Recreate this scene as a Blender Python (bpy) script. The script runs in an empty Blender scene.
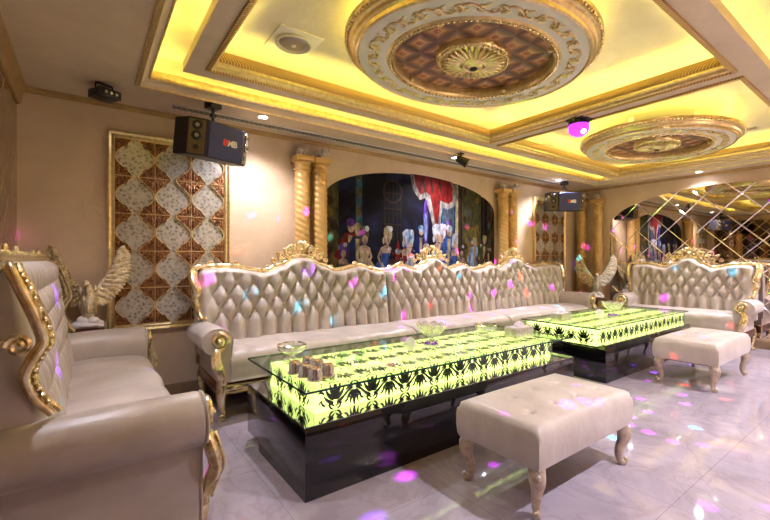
import bpy, bmesh, math, random
from mathutils import Vector, Matrix, noise
PI = math.pi
random.seed(7)
SC = bpy.context.scene
COL = SC.collection

# ------------------------------------------------------------------ camera, world, exposure
cd = bpy.data.cameras.new('camera'); cam = bpy.data.objects.new('camera', cd); COL.objects.link(cam)
cd.sensor_width = 36.0; cd.lens = 405.0 / 770.0 * 36.0; cd.clip_start = 0.02
cam.location = (0, 0, 1.25)
cam.rotation_euler = (math.radians(90), 0, math.atan2(552, 405) - PI / 2)
SC.camera = cam
W = bpy.data.worlds.new('world'); SC.world = W; W.use_nodes = True
W.node_tree.nodes['Background'].inputs[0].default_value = (0.8, 0.75, 0.8, 1)
W.node_tree.nodes['Background'].inputs[1].default_value = 0.05
SC.view_settings.view_transform = 'Standard'; SC.view_settings.look = 'None'
SC.view_settings.exposure = 1.85; SC.view_settings.gamma = 1.0
SC.view_settings.use_curve_mapping = False

LED_POWER = 7.2          # cove strips
SPOT_POWER = 112.0        # downlights
BOX_POWER = 0.85          # lit tables
DISCO_POWER = 620.0      # rotating party lamp

# room: x right along the back wall, y towards it, z up
XL, XR, YF, YB, ZC, ZU = -0.44, 7.65, -0.45, 4.15, 2.58, 2.82

# ------------------------------------------------------------------ materials
def lin(h):
    h = h.lstrip('#'); o = []
    for i in (0, 2, 4):
        c = int(h[i:i + 2], 16) / 255
        o.append(c / 12.92 if c <= 0.04045 else ((c + 0.055) / 1.055) ** 2.4)
    return (*o, 1)
class NT:
    def __init__(s, name):
        s.m = bpy.data.materials.new(name); s.m.use_nodes = True; s.t = s.m.node_tree
        s.b = s.t.nodes['Principled BSDF']; s.out = s.t.nodes['Material Output']
    def n(s, typ, **k):
        x = s.t.nodes.new(typ)
        for a, v in k.items():
            if a.startswith('i_'):
                key = a[2:]; key = int(key) if key.isdigit() else key.replace('_', ' ')
                x.inputs[key].default_value = v
            else: setattr(x, a, v)
        return x
    def l(s, a, b): s.t.links.new(a, b)
    def coord(s, kind='Object', scale=(1, 1, 1)):
        c = s.n('ShaderNodeTexCoord'); m = s.n('ShaderNodeMapping'); m.inputs['Scale'].default_value = scale
        s.l(c.outputs[kind], m.inputs[0]); return m.outputs[0]
    def noise(s, vec, scale, detail=4, rough=0.5, dist=0.0):
        x = s.n('ShaderNodeTexNoise'); x.inputs['Scale'].default_value = scale; x.inputs['Detail'].default_value = detail
        x.inputs['Roughness'].default_value = rough; x.inputs['Distortion'].default_value = dist
        if vec is not None: s.l(vec, x.inputs['Vector'])
        return x.outputs[0]
    def ramp(s, fac, stops):
        r = s.n('ShaderNodeValToRGB'); e = r.color_ramp.elements
        while len(e) < len(stops): e.new(0.5)
        for el, (p, c) in zip(e, stops): el.position = p; el.color = c if len(c) == 4 else (*c, 1)
        s.l(fac, r.inputs[0]); return r.outputs[0]
    def math(s, op, a, b=0.0):
        x = s.n('ShaderNodeMath', operation=op)
        for i, v in enumerate((a, b)):
            if isinstance(v, (int, float)): x.inputs[i].default_value = v
            else: s.l(v, x.inputs[i])
        return x.outputs[0]
    def bump(s, h, strength=0.3, dist=0.01):
        b = s.n('ShaderNodeBump'); b.inputs['Strength'].default_value = strength; b.inputs['Distance'].default_value = dist
        s.l(h, b.inputs['Height']); s.l(b.outputs[0], s.b.inputs['Normal'])
    def set(s, **k):
        for a, v in k.items(): s.b.inputs[a.replace('_', ' ')].default_value = v
        return s

def plain(name, col, rough=0.5, metal=0.0, **k):
    t = NT(name); t.set(Base_Color=lin(col), Roughness=rough, Metallic=metal); t.set(**k); return t.m
def varied(name, c0, c1, scale=4, rough=0.5, metal=0.0, bump=0.0, bscale=60, bdist=0.005, kind='Object', dist=0.0, stretch=(1, 1, 1)):
    t = NT(name); v = t.coord(kind, stretch)
    t.l(t.ramp(t.noise(v, scale, 5, 0.55, dist), [(0.3, lin(c0)), (0.7, lin(c1))]), t.b.inputs['Base Color'])
    t.set(Roughness=rough, Metallic=metal)
    if bump: t.bump(t.noise(v, bscale, 4), bump, bdist)
    return t.m
def emit(name, col, strength):
    t = NT(name); t.set(Base_Color=lin(col), Emission_Color=lin(col), Emission_Strength=strength); return t.m
def mk_velvet():
    t = NT('beige_velvet'); v = t.coord('Object')
    t.l(t.ramp(t.noise(v, 5, 5), [(0.3, lin('#aca096')), (0.7, lin('#c4b9af'))]), t.b.inputs['Base Color'])
    t.set(Roughness=0.40, Sheen_Weight=0.2, Sheen_Roughness=0.35, Specular_IOR_Level=0.5)
    t.bump(t.noise(t.coord('Object', (7, 1.6, 3)), 3.2, 3, 0.5, 0.6), 0.25, 0.012); return t.m
def mk_gold(name, c0, c1, rough, bs=90, bstr=0.35):
    t = NT(name); v = t.coord('Object')
    t.l(t.ramp(t.noise(v, 30, 4), [(0.35, lin(c0)), (0.62, lin(c1))]), t.b.inputs['Base Color'])
    t.set(Metallic=0.78, Roughness=rough); t.bump(t.noise(v, bs, 3), bstr, 0.006); return t.m
def mk_glass(name, tint, refl=1.0, milk=0.0):
    t = NT(name); t.t.nodes.remove(t.b)
    tr = t.n('ShaderNodeBsdfTransparent'); tr.inputs[0].default_value = lin(tint)
    gl = t.n('ShaderNodeBsdfGlossy'); gl.inputs['Roughness'].default_value = 0.03
    lw = t.n('ShaderNodeLayerWeight'); lw.inputs[0].default_value = 0.5
    fr = t.math('ADD', t.math('MULTIPLY', t.math('POWER', lw.outputs['Facing'], 4.0), 0.55), 0.035)
    mx = t.n('ShaderNodeMixShader'); t.l(t.math('MULTIPLY', fr, refl), mx.inputs[0])
    t.l(tr.outputs[0], mx.inputs[1]); t.l(gl.outputs[0], mx.inputs[2]); 
    if milk:
        df = t.n('ShaderNodeBsdfDiffuse'); df.inputs[0].default_value = (.9, .88, .86, 1); m3 = t.n('ShaderNodeMixShader'); m3.inputs[0].default_value = milk
        t.l(mx.outputs[0], m3.inputs[1]); t.l(df.outputs[0], m3.inputs[2]); mx = m3
    t.l(mx.outputs[0], t.out.inputs[0]); return t.m
def mk_floor():
    t = NT('polished_marble'); v = t.coord('Object')
    n1 = t.noise(v, 1.6, 7, 0.6, 1.2); n2 = t.noise(v, 2.1, 6, 0.6, 1.6)
    base = t.ramp(n1, [(0.3, lin('#938a94')), (0.55, lin('#a69ca6')), (0.75, lin('#b2a9b2'))])
    vein = t.ramp(t.math('ABSOLUTE', t.math('SUBTRACT', n2, 0.5)), [(0.0, (0.7, 0.64, 0.62, 1)), (0.05, (1, 1, 1, 1))])
    m = t.n('ShaderNodeMix', data_type='RGBA', blend_type='MULTIPLY'); m.inputs[0].default_value = 0.4
    t.l(base, m.inputs[6]); t.l(vein, m.inputs[7])
    br = t.n('ShaderNodeTexBrick'); br.offset = 0; br.inputs['Scale'].default_value = 1.0
    br.inputs['Brick Width'].default_value = 0.8; br.inputs['Row Height'].default_value = 0.8; br.inputs['Mortar Size'].default_value = 0.002
    br.inputs['Color1'].default_value = br.inputs['Color2'].default_value = (1, 1, 1, 1); br.inputs['Mortar'].default_value = (0.72, 0.68, 0.68, 1)
    t.l(v, br.inputs['Vector'])
    m2 = t.n('ShaderNodeMix', data_type='RGBA', blend_type='MULTIPLY'); m2.inputs[0].default_value = 1
    t.l(m.outputs[2], m2.inputs[6]); t.l(br.outputs[0], m2.inputs[7])
    t.l(m2.outputs[2], t.b.inputs['Base Color']); t.set(Roughness=0.055, Specular_IOR_Level=0.7)
    return t.m
def mk_plaster(name, c0, c1, bumpy=0.25):
    t = NT(name); v = t.coord('Object', (1, 1, 1))
    t.l(t.ramp(t.noise(v, 2.2, 6, 0.6, 1.0), [(0.3, lin(c0)), (0.7, lin(c1))]), t.b.inputs['Base Color'])
    t.set(Roughness=0.42); t.bump(t.noise(t.coord('Object', (1, 1.6, 1)), 6, 6, 0.6, 2.0), bumpy, 0.015); return t.m
def mk_quilt():
    t = NT('quilted_brown_leather'); v = t.coord('Object', (1 / 0.17, 1 / 0.17, 0))
    fr = t.n('ShaderNodeVectorMath', operation='FRACTION'); t.l(v, fr.inputs[0])
    sb = t.n('ShaderNodeVectorMath', operation='SUBTRACT'); sb.inputs[1].default_value = (0.5, 0.5, 0); t.l(fr.outputs[0], sb.inputs[0])
    ab = t.n('ShaderNodeVectorMath', operation='ABSOLUTE'); t.l(sb.outputs[0], ab.inputs[0])
    sx = t.n('ShaderNodeSeparateXYZ'); t.l(ab.outputs[0], sx.inputs[0])
    d = t.math('MAXIMUM', sx.outputs[0], sx.outputs[1]); e = t.math('ABSOLUTE', t.math('SUBTRACT', sx.outputs[0], sx.outputs[1]))
    c1 = t.ramp(d, [(0.0, lin('#a0624c')), (0.10, lin('#7c3832')), (0.15, lin('#b98e5a')), (0.30, lin('#85593d')), (0.44, lin('#5a3426')), (0.475, lin('#24130f')), (0.49, lin('#7d5a44'))])  # gold band round each cell centre is a painted highlight
    c2 = t.ramp(e, [(0.0, (1.2, 1.15, 1.05, 1)), (0.22, (0.95, 0.93, 0.93, 1))])  # lighter diagonals: golden highlights put into the colour
    m = t.n('ShaderNodeMix', data_type='RGBA', blend_type='MULTIPLY'); m.inputs[0].default_value = 1.0
    t.l(c1, m.inputs[6]); t.l(c2, m.inputs[7]); t.l(m.outputs[2], t.b.inputs['Base Color'])
    t.set(Roughness=0.35); t.bump(t.math('SUBTRACT', 1.0, d), 0.6, 0.05); return t.m
def mk_mirror(name, tint, rough=0.015):
    t = NT(name); t.set(Base_Color=lin(tint), Metallic=1.0, Roughness=rough); return t.m
def mk_silver_flower():
    t = NT('etched_silver_glass'); v = t.coord('Object')
    vo = t.n('ShaderNodeTexVoronoi'); vo.inputs['Scale'].default_value = 34; t.l(v, vo.inputs['Vector'])
    wob = t.noise(v, 45, 3, 0.6, 1.5)
    c = t.ramp(t.math('ADD', vo.outputs['Distance'], t.math('MULTIPLY', t.math('SUBTRACT', wob, 0.5), 0.9)), [(0.14, lin('#6c685a')), (0.30, lin('#a39e8e')), (0.7, lin('#c0bbae'))])
    t.l(c, t.b.inputs['Base Color']); t.set(Metallic=0.55, Roughness=0.33); t.bump(t.noise(v, 60, 3), 0.4, 0.004); return t.m
def mk_tooled():
    t = NT('tooled_bronze_tile'); v = t.coord('Object')
    n = t.noise(v, 26, 4, 0.6, 2.8)
    t.l(t.ramp(n, [(0.36, lin('#2e180e')), (0.47, lin('#6a3d22')), (0.56, lin('#b07c46')), (0.66, lin('#4a2916'))]), t.b.inputs['Base Color'])
    t.set(Metallic=0.5, Roughness=0.35); t.bump(n, 0.9, 0.012); return t.m
def mk_rope_gold(name, c0, c1, freq):
    t = NT(name); v = t.coord('Object')
    sx = t.n('ShaderNodeSeparateXYZ'); t.l(v, sx.inputs[0])
    w = t.math('SINE', t.math('MULTIPLY', t.math('ADD', sx.outputs[0], t.math('ADD', sx.outputs[1], t.math('MULTIPLY', sx.outputs[2], 0.8))), freq))
    t.l(t.ramp(w, [(0.0, lin(c0)), (0.8, lin(c1))]), t.b.inputs['Base Color'])
    t.set(Metallic=0.6, Roughness=0.33); t.bump(w, 0.35, 0.005); return t.m
def mk_painting():
    t = NT('mural_night_backdrop'); v = t.coord('Object', (1, 1, 1))
    n = t.noise(v, 2.2, 6, 0.65, 0.8)
    t.l(t.ramp(n, [(0.34, lin('#050408')), (0.5, lin('#0d0a15')), (0.62, lin('#141a33')), (0.75, lin('#261d30'))]), t.b.inputs['Base Color'])
    t.set(Roughness=0.6, Specular_IOR_Level=0.08); return t.m

M = {}
M['velvet'] = mk_velvet()
M['gold'] = mk_gold('gilded_wood', '#cdb178', '#f8eac0', 0.20, 70, 0.18)
M['goldtrim'] = mk_gold('gold_leaf_moulding', '#cdb67e', '#e2cd96', 0.28, 60, 0.05)
M['ropegold'] = mk_rope_gold('beaded_gold_moulding', '#b08c48', '#e2c67c', 300)
M['pillar'] = varied('ochre_gold_paint', '#bd9656', '#d2ac6a', 6, 0.38, 0.2, 0.15, 50)
M['silver'] = varied('sparkling_silver', '#a39b8e', '#f6f0e4', 60, 0.3, 0.55, 0.7, 90, 0.01)
M['sparkgold'] = varied('sparkling_gold', '#a57f3a', '#fae6a4', 55, 0.3, 0.55, 0.7, 80, 0.01)
M['cupmetal'] = varied('warm_grey_metal', '#b9b4b2', '#efecea', 30, 0.12, 0.9)
M['bronze'] = varied('antique_silver_leaf', '#a08c78', '#d6c4ae', 25, 0.33, 0.4, 0.5, 70)
M['floor'] = mk_floor()
M['wall'] = mk_plaster('beige_textured_plaster', '#c4ab8c', '#d3bc9e')
M['ceil'] = mk_plaster('pearl_beige_plaster', '#baa58c', '#cab69d', 0.3)
M['tray'] = mk_plaster('champagne_plaster', '#d2c8aa', '#e2d9bf', 0.3)
M['cornice'] = varied('bronze_gold_cornice', '#9a7a4c', '#b59562', 8, 0.4, 0.3, 0.1)
M['skirting'] = varied('brown_marble', '#7d6650', '#8f775e', 5, 0.2)
M['black'] = plain('black_gloss_lacquer', '#07060a', 0.04, 0.0, Specular_IOR_Level=0.6, Coat_Weight=0.35, Coat_Roughness=0.02)
M['blackmirror'] = plain('smoked_mirror_top', '#a9a9ae', 0.04, 1.0)
M['glass'] = mk_glass('clear_glass', '#f4fbf7')
M['glassedge'] = plain('green_glass_edge', '#0f3a36', 0.08, 0.0, Specular_IOR_Level=0.8)
M['crystal'] = mk_glass('cut_crystal', '#f6f4ee', 3.2, 0.2)
M['milkglass'] = mk_glass('frosted_egg_glass', '#f6f4ee', 2.0, 0.6)
M['mirror'] = mk_mirror('silver_mirror', '#d6cfca')
M['bevelmirror'] = mk_mirror('mirror_bevel', '#f1ebe2', 0.05)
M['bronzemirror'] = mk_mirror('bronze_mirror', '#8c7a62')
M['silverflower'] = mk_silver_flower()
M['tooled'] = mk_tooled()
M['quilt'] = mk_quilt()
M['whiteplaster'] = mk_plaster('cream_white_plaster', '#c4beb0', '#d6d0c4', 0.15)
M['led'] = emit('warm_yellow_led', '#fff07c', LED_POWER)
M['lens'] = emit('downlight_lens', '#f3eeff', 30)
M['litpanel'] = emit('backlit_lime_acrylic', '#e6f384', BOX_POWER)
M['damask'] = plain('dark_olive_print', '#161d0b', 0.5)
M['blackplastic'] = plain('black_plastic', '#141417', 0.4)
M['speakerbox'] = varied('black_vinyl', '#17161a', '#232127', 40, 0.5)
M['grille'] = varied('blue_black_grille_cloth', '#33355c', '#464a78', 160, 0.65)
M['copper'] = plain('brown_gold_baffle', '#6b5a38', 0.4, 0.3)
M['chrome'] = plain('chrome', '#d8d8de', 0.1, 1.0)
M['white'] = plain('white_enamel', '#dcd8d2', 0.4)
M['grey'] = plain('grey_aluminium', '#9b948c', 0.4, 0.5)
M['darkslot'] = plain('dark_slot', '#26221f', 0.7)
M['red'] = plain('red_badge', '#d83a34', 0.4)
M['whitetext'] = plain('white_badge', '#efeae6', 0.4)
M['amber'] = plain('amber_wax', '#c98a2c', 0.3)
M['tissue'] = plain('white_tissue', '#e8e0ec', 0.8)
M['brownwood'] = varied('red_brown_wood', '#4d2a1c', '#6b3d28', 9, 0.25, stretch=(1, 1, 6))
M['discoshell'] = emit('magenta_lamp_dome', '#b02cff', 0.75)
M['discohot'] = emit('lamp_bulb', '#ffb0ff', 5)
M['violet'] = plain('violet_gem', '#8a4ad0', 0.2, 0.3)
M['mural'] = mk_painting()
for nm, c in dict(m_red='#8c1c1a', m_ermine='#a89e94', m_skin='#d9b7a0', m_blue='#3b5fae', m_pale='#9fc0ea', m_white='#dfe4f0', m_violet='#6a3cae',
                  m_gold='#8f7434', m_olive='#5d5a3a', m_teal='#2f6d86', m_dark='#0d0a12', m_stone='#57606f', m_brown='#4a3324', m_cream='#cbb98e', m_navy='#1d2a66').items():
    sh = lambda f: '#%02x%02x%02x' % tuple(int(int(c[i:i + 2], 16) * f) for i in (1, 3, 5))
    M[nm] = varied('paint_' + nm[2:], sh(.3), sh(.78), 22, 0.6, 0, 0, stretch=(1, 1, .45)); M[nm].node_tree.nodes['Principled BSDF'].inputs['Specular IOR Level'].default_value = .1

# ------------------------------------------------------------------ geometry helpers
def link(name, bm, mats, parent=None, angle=38, smooth=True, loc=None, rot=None):
    me = bpy.data.meshes.new(name)
    bmesh.ops.recalc_face_normals(bm, faces=bm.faces)
    bm.to_mesh(me); bm.free()
    if not isinstance(mats, (list, tuple)): mats = [mats]
    for m in mats: me.materials.append(m)
    if smooth:
        for p in me.polygons: p.use_smooth = True
        me.set_sharp_from_angle(angle=math.radians(angle))
    o = bpy.data.objects.new(name, me); COL.objects.link(o)
    if parent is not None: o.parent = parent
    if loc is not None: o.location = loc
    if rot is not None: o.rotation_euler = rot
    return o
def thing(name, label, cat, loc=(0, 0, 0), rz=0.0, group=None):
    o = bpy.data.objects.new(name, None); COL.objects.link(o); o.empty_display_size = 0.1
    o.location = loc; o.rotation_euler = (0, 0, rz); o['label'] = label; o['category'] = cat
    if group: o['group'] = group
    return o
def tag(o, label, cat, group=None):
    o['label'] = label; o['category'] = cat
    if group: o['group'] = group
    return o
def struct(name, bm, mats, parent=None, **k):
    o = link(name, bm, mats, parent, **k); o['kind'] = 'structure'; return o
def children_of(o): return [c for c in COL.objects if c.parent == o]
def dup(root, loc, rz=0.0, label=None, scale=None):
    r = root.copy(); COL.objects.link(r); r.location = loc; r.rotation_euler = (0, 0, rz)
    if scale: r.scale = (scale,) * 3
    if label: r['label'] = label
    for ch in children_of(root):
        c = ch.copy(); COL.objects.link(c); c.parent = r
        for g in children_of(ch):
            d = g.copy(); COL.objects.link(d); d.parent = c
    return r
def BM(): return bmesh.new()
def merge(bm, t, mi=0):
    for f in t.faces: f.material_index = mi
    me = bpy.data.meshes.new('tmp'); t.to_mesh(me); t.free(); bm.from_mesh(me); bpy.data.meshes.remove(me)
def box(bm, x0, x1, y0, y1, z0, z1, bev=0.0, mi=0, seg=2):
    t = BM(); bmesh.ops.create_cube(t, size=1)
    for v in t.verts: v.co = Vector(((x0 + x1) / 2 + v.co.x * (x1 - x0), (y0 + y1) / 2 + v.co.y * (y1 - y0), (z0 + z1) / 2 + v.co.z * (z1 - z0)))
    if bev: bmesh.ops.bevel(t, geom=list(t.edges), offset=bev, segments=seg, affect='EDGES', profile=0.5)
    merge(bm, t, mi)
def ball(bm, c, r, mi=0, rot=None, u=12, v=8):
    t = BM(); bmesh.ops.create_uvsphere(t, u_segments=u, v_segments=v, radius=1)
    if isinstance(r, (int, float)): r = (r, r, r)
    mt = Matrix.Translation(Vector(c)) @ (rot.to_4x4() if rot is not None else Matrix()) @ Matrix.Diagonal((*r, 1))
    t.transform(mt); merge(bm, t, mi)
def rings(bm, rr, closed_ring=True, cap=True, mi=0, loop=False):
    vs = [[bm.verts.new(p) for p in r] for r in rr]
    n = len(vs[0]); m = n if closed_ring else n - 1
    pairs = list(zip(vs, vs[1:])) + ([(vs[-1], vs[0])] if loop else [])
    for a, b in pairs:
        for i in range(m):
            j = (i + 1) % n
            try: bm.faces.new((a[i], a[j], b[j], b[i])).material_index = mi
            except ValueError: pass
    if cap and closed_ring and not loop:
        for r in (vs[0], vs[-1]):
            try: bm.faces.new(r).material_index = mi
            except ValueError: pass
    return vs
def lathe(bm, prof, c=(0, 0, 0), n=24, sx=1.0, sy=1.0, mi=0, cap=True):
    rr = [[(c[0] + max(r, 1e-4) * sx * math.cos(2 * PI * k / n), c[1] + max(r, 1e-4) * sy * math.sin(2 * PI * k / n), c[2] + z) for k in range(n)] for r, z in prof]
    rings(bm, rr, mi=mi, cap=cap)
def tube(bm, pts, r, n=8, mi=0, closed=False, flat=1.0, up=None):
    pts = [Vector(p) for p in pts]; N = len(pts)
    if isinstance(r, (int, float)): r = [r] * N
    rr = []; prev = None
    for i, p in enumerate(pts):
        a = pts[(i - 1) % N] if closed or i > 0 else p
        b = pts[(i + 1) % N] if closed or i < N - 1 else p
        d = (b - a).normalized()
        if prev is None:
            ref = Vector(up) if up is not None else (Vector((0, 0, 1)) if abs(d.z) < 0.9 else Vector((1, 0, 0)))
            x = (ref - d * ref.dot(d)).normalized()
        else:
            x = prev - d * prev.dot(d)
            x = x.normalized() if x.length > 1e-6 else d.orthogonal().normalized()
        prev = x; y = d.cross(x)
        rr.append([p + (x * math.cos(2 * PI * k / n) + y * math.sin(2 * PI * k / n) * flat) * r[i] for k in range(n)])
    rings(bm, rr, mi=mi, loop=closed)
def prism(bm, pts, f0, f1, mi=0):
    a = [bm.verts.new(f0(*p)) for p in pts]; b = [bm.verts.new(f1(*p)) for p in pts]; n = len(pts)
    bm.faces.new(a).material_index = mi; bm.faces.new(list(reversed(b))).material_index = mi
    for i in range(n): bm.faces.new((a[i], a[(i + 1) % n], b[(i + 1) % n], b[i])).material_index = mi
def spline(pts, per=6):
    P = [Vector(p) for p in pts]; out = []
    for i in range(len(P) - 1):
        p0 = P[max(i - 1, 0)]; p1 = P[i]; p2 = P[i + 1]; p3 = P[min(i + 2, len(P) - 1)]
        for k in range(per):
            t = k / per
            out.append(0.5 * ((2 * p1) + (-p0 + p2) * t + (2 * p0 - 5 * p1 + 4 * p2 - p3) * t * t + (-p0 + 3 * p1 - 3 * p2 + p3) * t ** 3))
    out.append(P[-1]); return out
def spiral(c, r0, r1, a0, a1, n=22, plane='xz', off=0.0):
    o = []
    for k in range(n + 1):
        t = k / n; r = r0 + (r1 - r0) * t; a = a0 + (a1 - a0) * t
        u, w = c[0] + r * math.cos(a), c[2] + r * math.sin(a)
        o.append((u, c[1] + off, w) if plane == 'xz' else (c[0] + off, c[1] + r * math.cos(a), w))
    return o
def smooth(a, b, x):
    t = min(1, max(0, (x - a) / (b - a))); return t * t * (3 - 2 * t)
def lerp_curve(pts, x):
    if x <= pts[0][0]: return pts[0][1]
    for (a, u), (b, v) in zip(pts, pts[1:]):
        if x <= b:
            t = (x - a) / (b - a); t = t * t * (3 - 2 * t); return u + (v - u) * t
    return pts[-1][1]
def clip_poly(poly, clip):
    out = poly
    for i in range(len(clip)):
        a, b = clip[i], clip[(i + 1) % len(clip)]; inp, out = out, []
        side = lambda p: (b[0] - a[0]) * (p[1] - a[1]) - (b[1] - a[1]) * (p[0] - a[0])
        for k in range(len(inp)):
            p, q = inp[k - 1], inp[k]; sp, sq = side(p), side(q)
            if (sp >= 0) != (sq >= 0):
                t = sp / (sp - sq); out.append((p[0] + (q[0] - p[0]) * t, p[1] + (q[1] - p[1]) * t))
            if sq >= 0: out.append(q)
        if not out: return []
    return out
def arch(u0, u1, v0, vs, vt, n=28):
    c, a = (u0 + u1) / 2, (u1 - u0) / 2
    return [(u0, v0), (u1, v0)] + [(c + a * math.cos(PI * k / n), vs + (vt - vs) * math.sin(PI * k / n)) for k in range(n + 1)]

# ------------------------------------------------------------------ room shell
b = BM(); box(b, XL - 0.1, XR + 0.1, YF - 0.1, YB + 0.1, -0.08, 0); struct('floor', b, M['floor'])
b = BM(); box(b, XL - 0.1, XR + 0.1, YB, YB + 0.1, 0, ZU + 0.08); struct('wall_back', b, M['wall'])
b = BM(); box(b, XR, XR + 0.1, YF, YB, 0, ZU + 0.08); struct('wall_right', b, M['wall'])
b = BM(); box(b, XL - 0.1, XL, YF, YB, 0, ZU + 0.08); struct('wall_left', b, M['wall'])
b = BM(); box(b, XL - 0.1, XR + 0.1, YF - 0.1, YF, 0, ZU + 0.08); struct('wall_front', b, M['wall'])
TX0, TX1, TY0, TY1 = 0.32, 7.25, 0.29, 3.55          # recess in the ceiling
FX0, FX1, FY0, FY1 = 0.54, 6.92, 0.69, 3.15          # dropped frame inside it
TR = [(0.69, 3.65), (3.84, 6.76)]; TRY = (0.855, 2.985)  # two trays in the frame
b = BM(); box(b, XL - 0.1, XR + 0.1, YF - 0.1, YB + 0.1, ZU, ZU + 0.08); struct('ceiling', b, M['tray'])
b = BM()
box(b, XL, TX0, YF, YB, ZC, ZC + 0.06); box(b, TX1, XR, YF, YB, ZC, ZC + 0.06)
box(b, TX0, TX1, YF, TY0, ZC, ZC + 0.06); box(b, TX0, TX1, TY1, YB, ZC, ZC + 0.06)
struct('ceiling_soffit', b, M['ceil'])
b = BM()
for (x0, x1, y0, y1) in ((TX0 - .03, TX0, TY0, TY1), (TX1, TX1 + .03, TY0, TY1), (TX0, TX1, TY0 - .03, TY0), (TX0, TX1, TY1, TY1 + .03)):
    box(b, x0, x1, y0, y1, ZC + 0.06, ZU)
struct('ceiling_riser', b, M['tray'])
b = BM()
box(b, FX0, TR[0][0], FY0, FY1, ZC, ZC + 0.07); box(b, TR[1][1], FX1, FY0, FY1, ZC, ZC + 0.07); box(b, TR[0][1], TR[1][0], TRY[0], TRY[1], ZC, ZC + 0.07)
box(b, TR[0][0], TR[1][1], FY0, TRY[0], ZC, ZC + 0.07); box(b, TR[0][0], TR[1][1], TRY[1], FY1, ZC, ZC + 0.07)
struct('ceiling_beam', b, M['ceil'])
def rect_sweep(bm, x0, x1, y0, y1, prof, mi=0):
    """prof: (inset, z) points swept round a rectangle with mitred corners"""
    cols = []
    for (o, z) in prof:
        cols.append([(x0 + o, y0 + o, z), (x1 - o, y0 + o, z), (x1 - o, y1 - o, z), (x0 + o, y1 - o, z)])
    vs = [[bm.verts.new(p) for p in c] for c in cols]
    for a, c in zip(vs, vs[1:]):
        for i in range(4):
            j = (i + 1) % 4; bm.faces.new((a[i], a[j], c[j], c[i])).material_index = mi
b = BM()
rect_sweep(b, TX0, TX1, TY0, TY1, [(-.035, ZC), (-.03, ZC - .018), (-.005, ZC - .022), (0.0, ZC - .008)], 0)
rect_sweep(b, TX0, TX1, TY0, TY1, [(0, ZC - .008), (.012, ZC + .01), (.03, ZC + .03), (.042, ZC + .036)], 1)
rect_sweep(b, TX0, TX1, TY0, TY1, [(.042, ZC + .036), (.046, ZC + .03), (.055, ZC + .032), (.06, ZC + .045), (.06, ZC + .10), (.05, ZC + .105), (.0, ZC + .06)], 0)
struct('trim_1', b, [M['goldtrim'], M['ceil']])
for i, (x0, x1) in enumerate(TR):
    b = BM()
    rect_sweep(b, x0, x1, *TRY, [(-.03, ZC), (-.028, ZC - .014), (-.006, ZC - .018), (.0, ZC - .004)], 1)
    rect_sweep(b, x0, x1, *TRY, [(.0, ZC - .004), (.012, ZC + .004), (.016, ZC + .022), (.028, ZC + .03), (.03, ZC + .05)], 0)
    rect_sweep(b, x0, x1, *TRY, [(.03, ZC + .05), (.04, ZC + .052), (.046, ZC + .064), (.048, ZC + .085), (.044, ZC + .12), (.036, ZC + .12), (0, ZC + .07)], 1)
    struct('trim_%d' % (i + 2), b, [M['goldtrim'], M['ropegold']])
# cornices round the walls
b = BM(); P = [(0, ZC), (.035, ZC), (.035, ZC - .008), (.02, ZC - .014), (.014, ZC - .028), (.01, ZC - .03), (.01, ZC - .04), (0, ZC - .04)]
def run(bm, a, c, inward, prof, mi=0):
    a, c, w = Vector((*a, 0)), Vector((*c, 0)), Vector((*inward, 0))
    rings(bm, [[a + w * o + Vector((0, 0, z)) for o, z in prof], [c + w * o + Vector((0, 0, z)) for o, z in prof]], mi=mi)
run(b, (XL, YB), (XR, YB), (0, -1), P); struct('trim_4', b, M['cornice'])
b = BM(); run(b, (XR, YB), (XR, YF), (-1, 0), P); struct('trim_5', b, M['cornice'])
b = BM(); P2 = [(0, ZC), (.06, ZC), (.06, ZC - .02), (.035, ZC - .06), (.03, ZC - .12), (.02, ZC - .14), (0, ZC - .14)]
run(b, (XL, YF), (XL, YB), (1, 0), P2); struct('trim_6', b, M['cornice'])
b = BM(); run(b, (XL, YF), (XR, YF), (0, 1), P); struct('trim_7', b, M['cornice'])
for nm, a, c, w in (('back', (XL, YB), (XR, YB), (0, -1)), ('right', (XR, YB), (XR, YF), (-1, 0)), ('front', (XL, YF), (XR, YF), (0, 1))):
    b = BM(); run(b, a, c, w, [(0, 0), (.016, 0), (.016, .1), (.008, .115), (0, .115)]); struct('baseboard_' + nm, b, M['skirting'])
# LED strips lying on the ledges of the coves
b = BM()
for (x0, x1, y0, y1) in ((TX0 + .005, TX0 + .02, TY0, TY1), (TX1 - .02, TX1 - .005, TY0, TY1), (TX0, TX1, TY0 + .005, TY0 + .02), (TX0, TX1, TY1 - .02, TY1 - .005)):
    box(b, x0, x1, y0, y1, ZC + .07, ZC + .08)
struct('trim_8', b, M['led'])
for i, (x0, x1) in enumerate(TR):
    b = BM(); y0, y1 = TRY
    for q in ((x0 - .03, x0 - .012, y0, y1), (x1 + .012, x1 + .03, y0, y1), (x0, x1, y0 - .03, y0 - .012), (x0, x1, y1 + .012, y1 + .03)):
        box(b, *q, ZC + .075, ZC + .085)
    struct('trim_%d' % (9 + i), b, M['led'])

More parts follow.
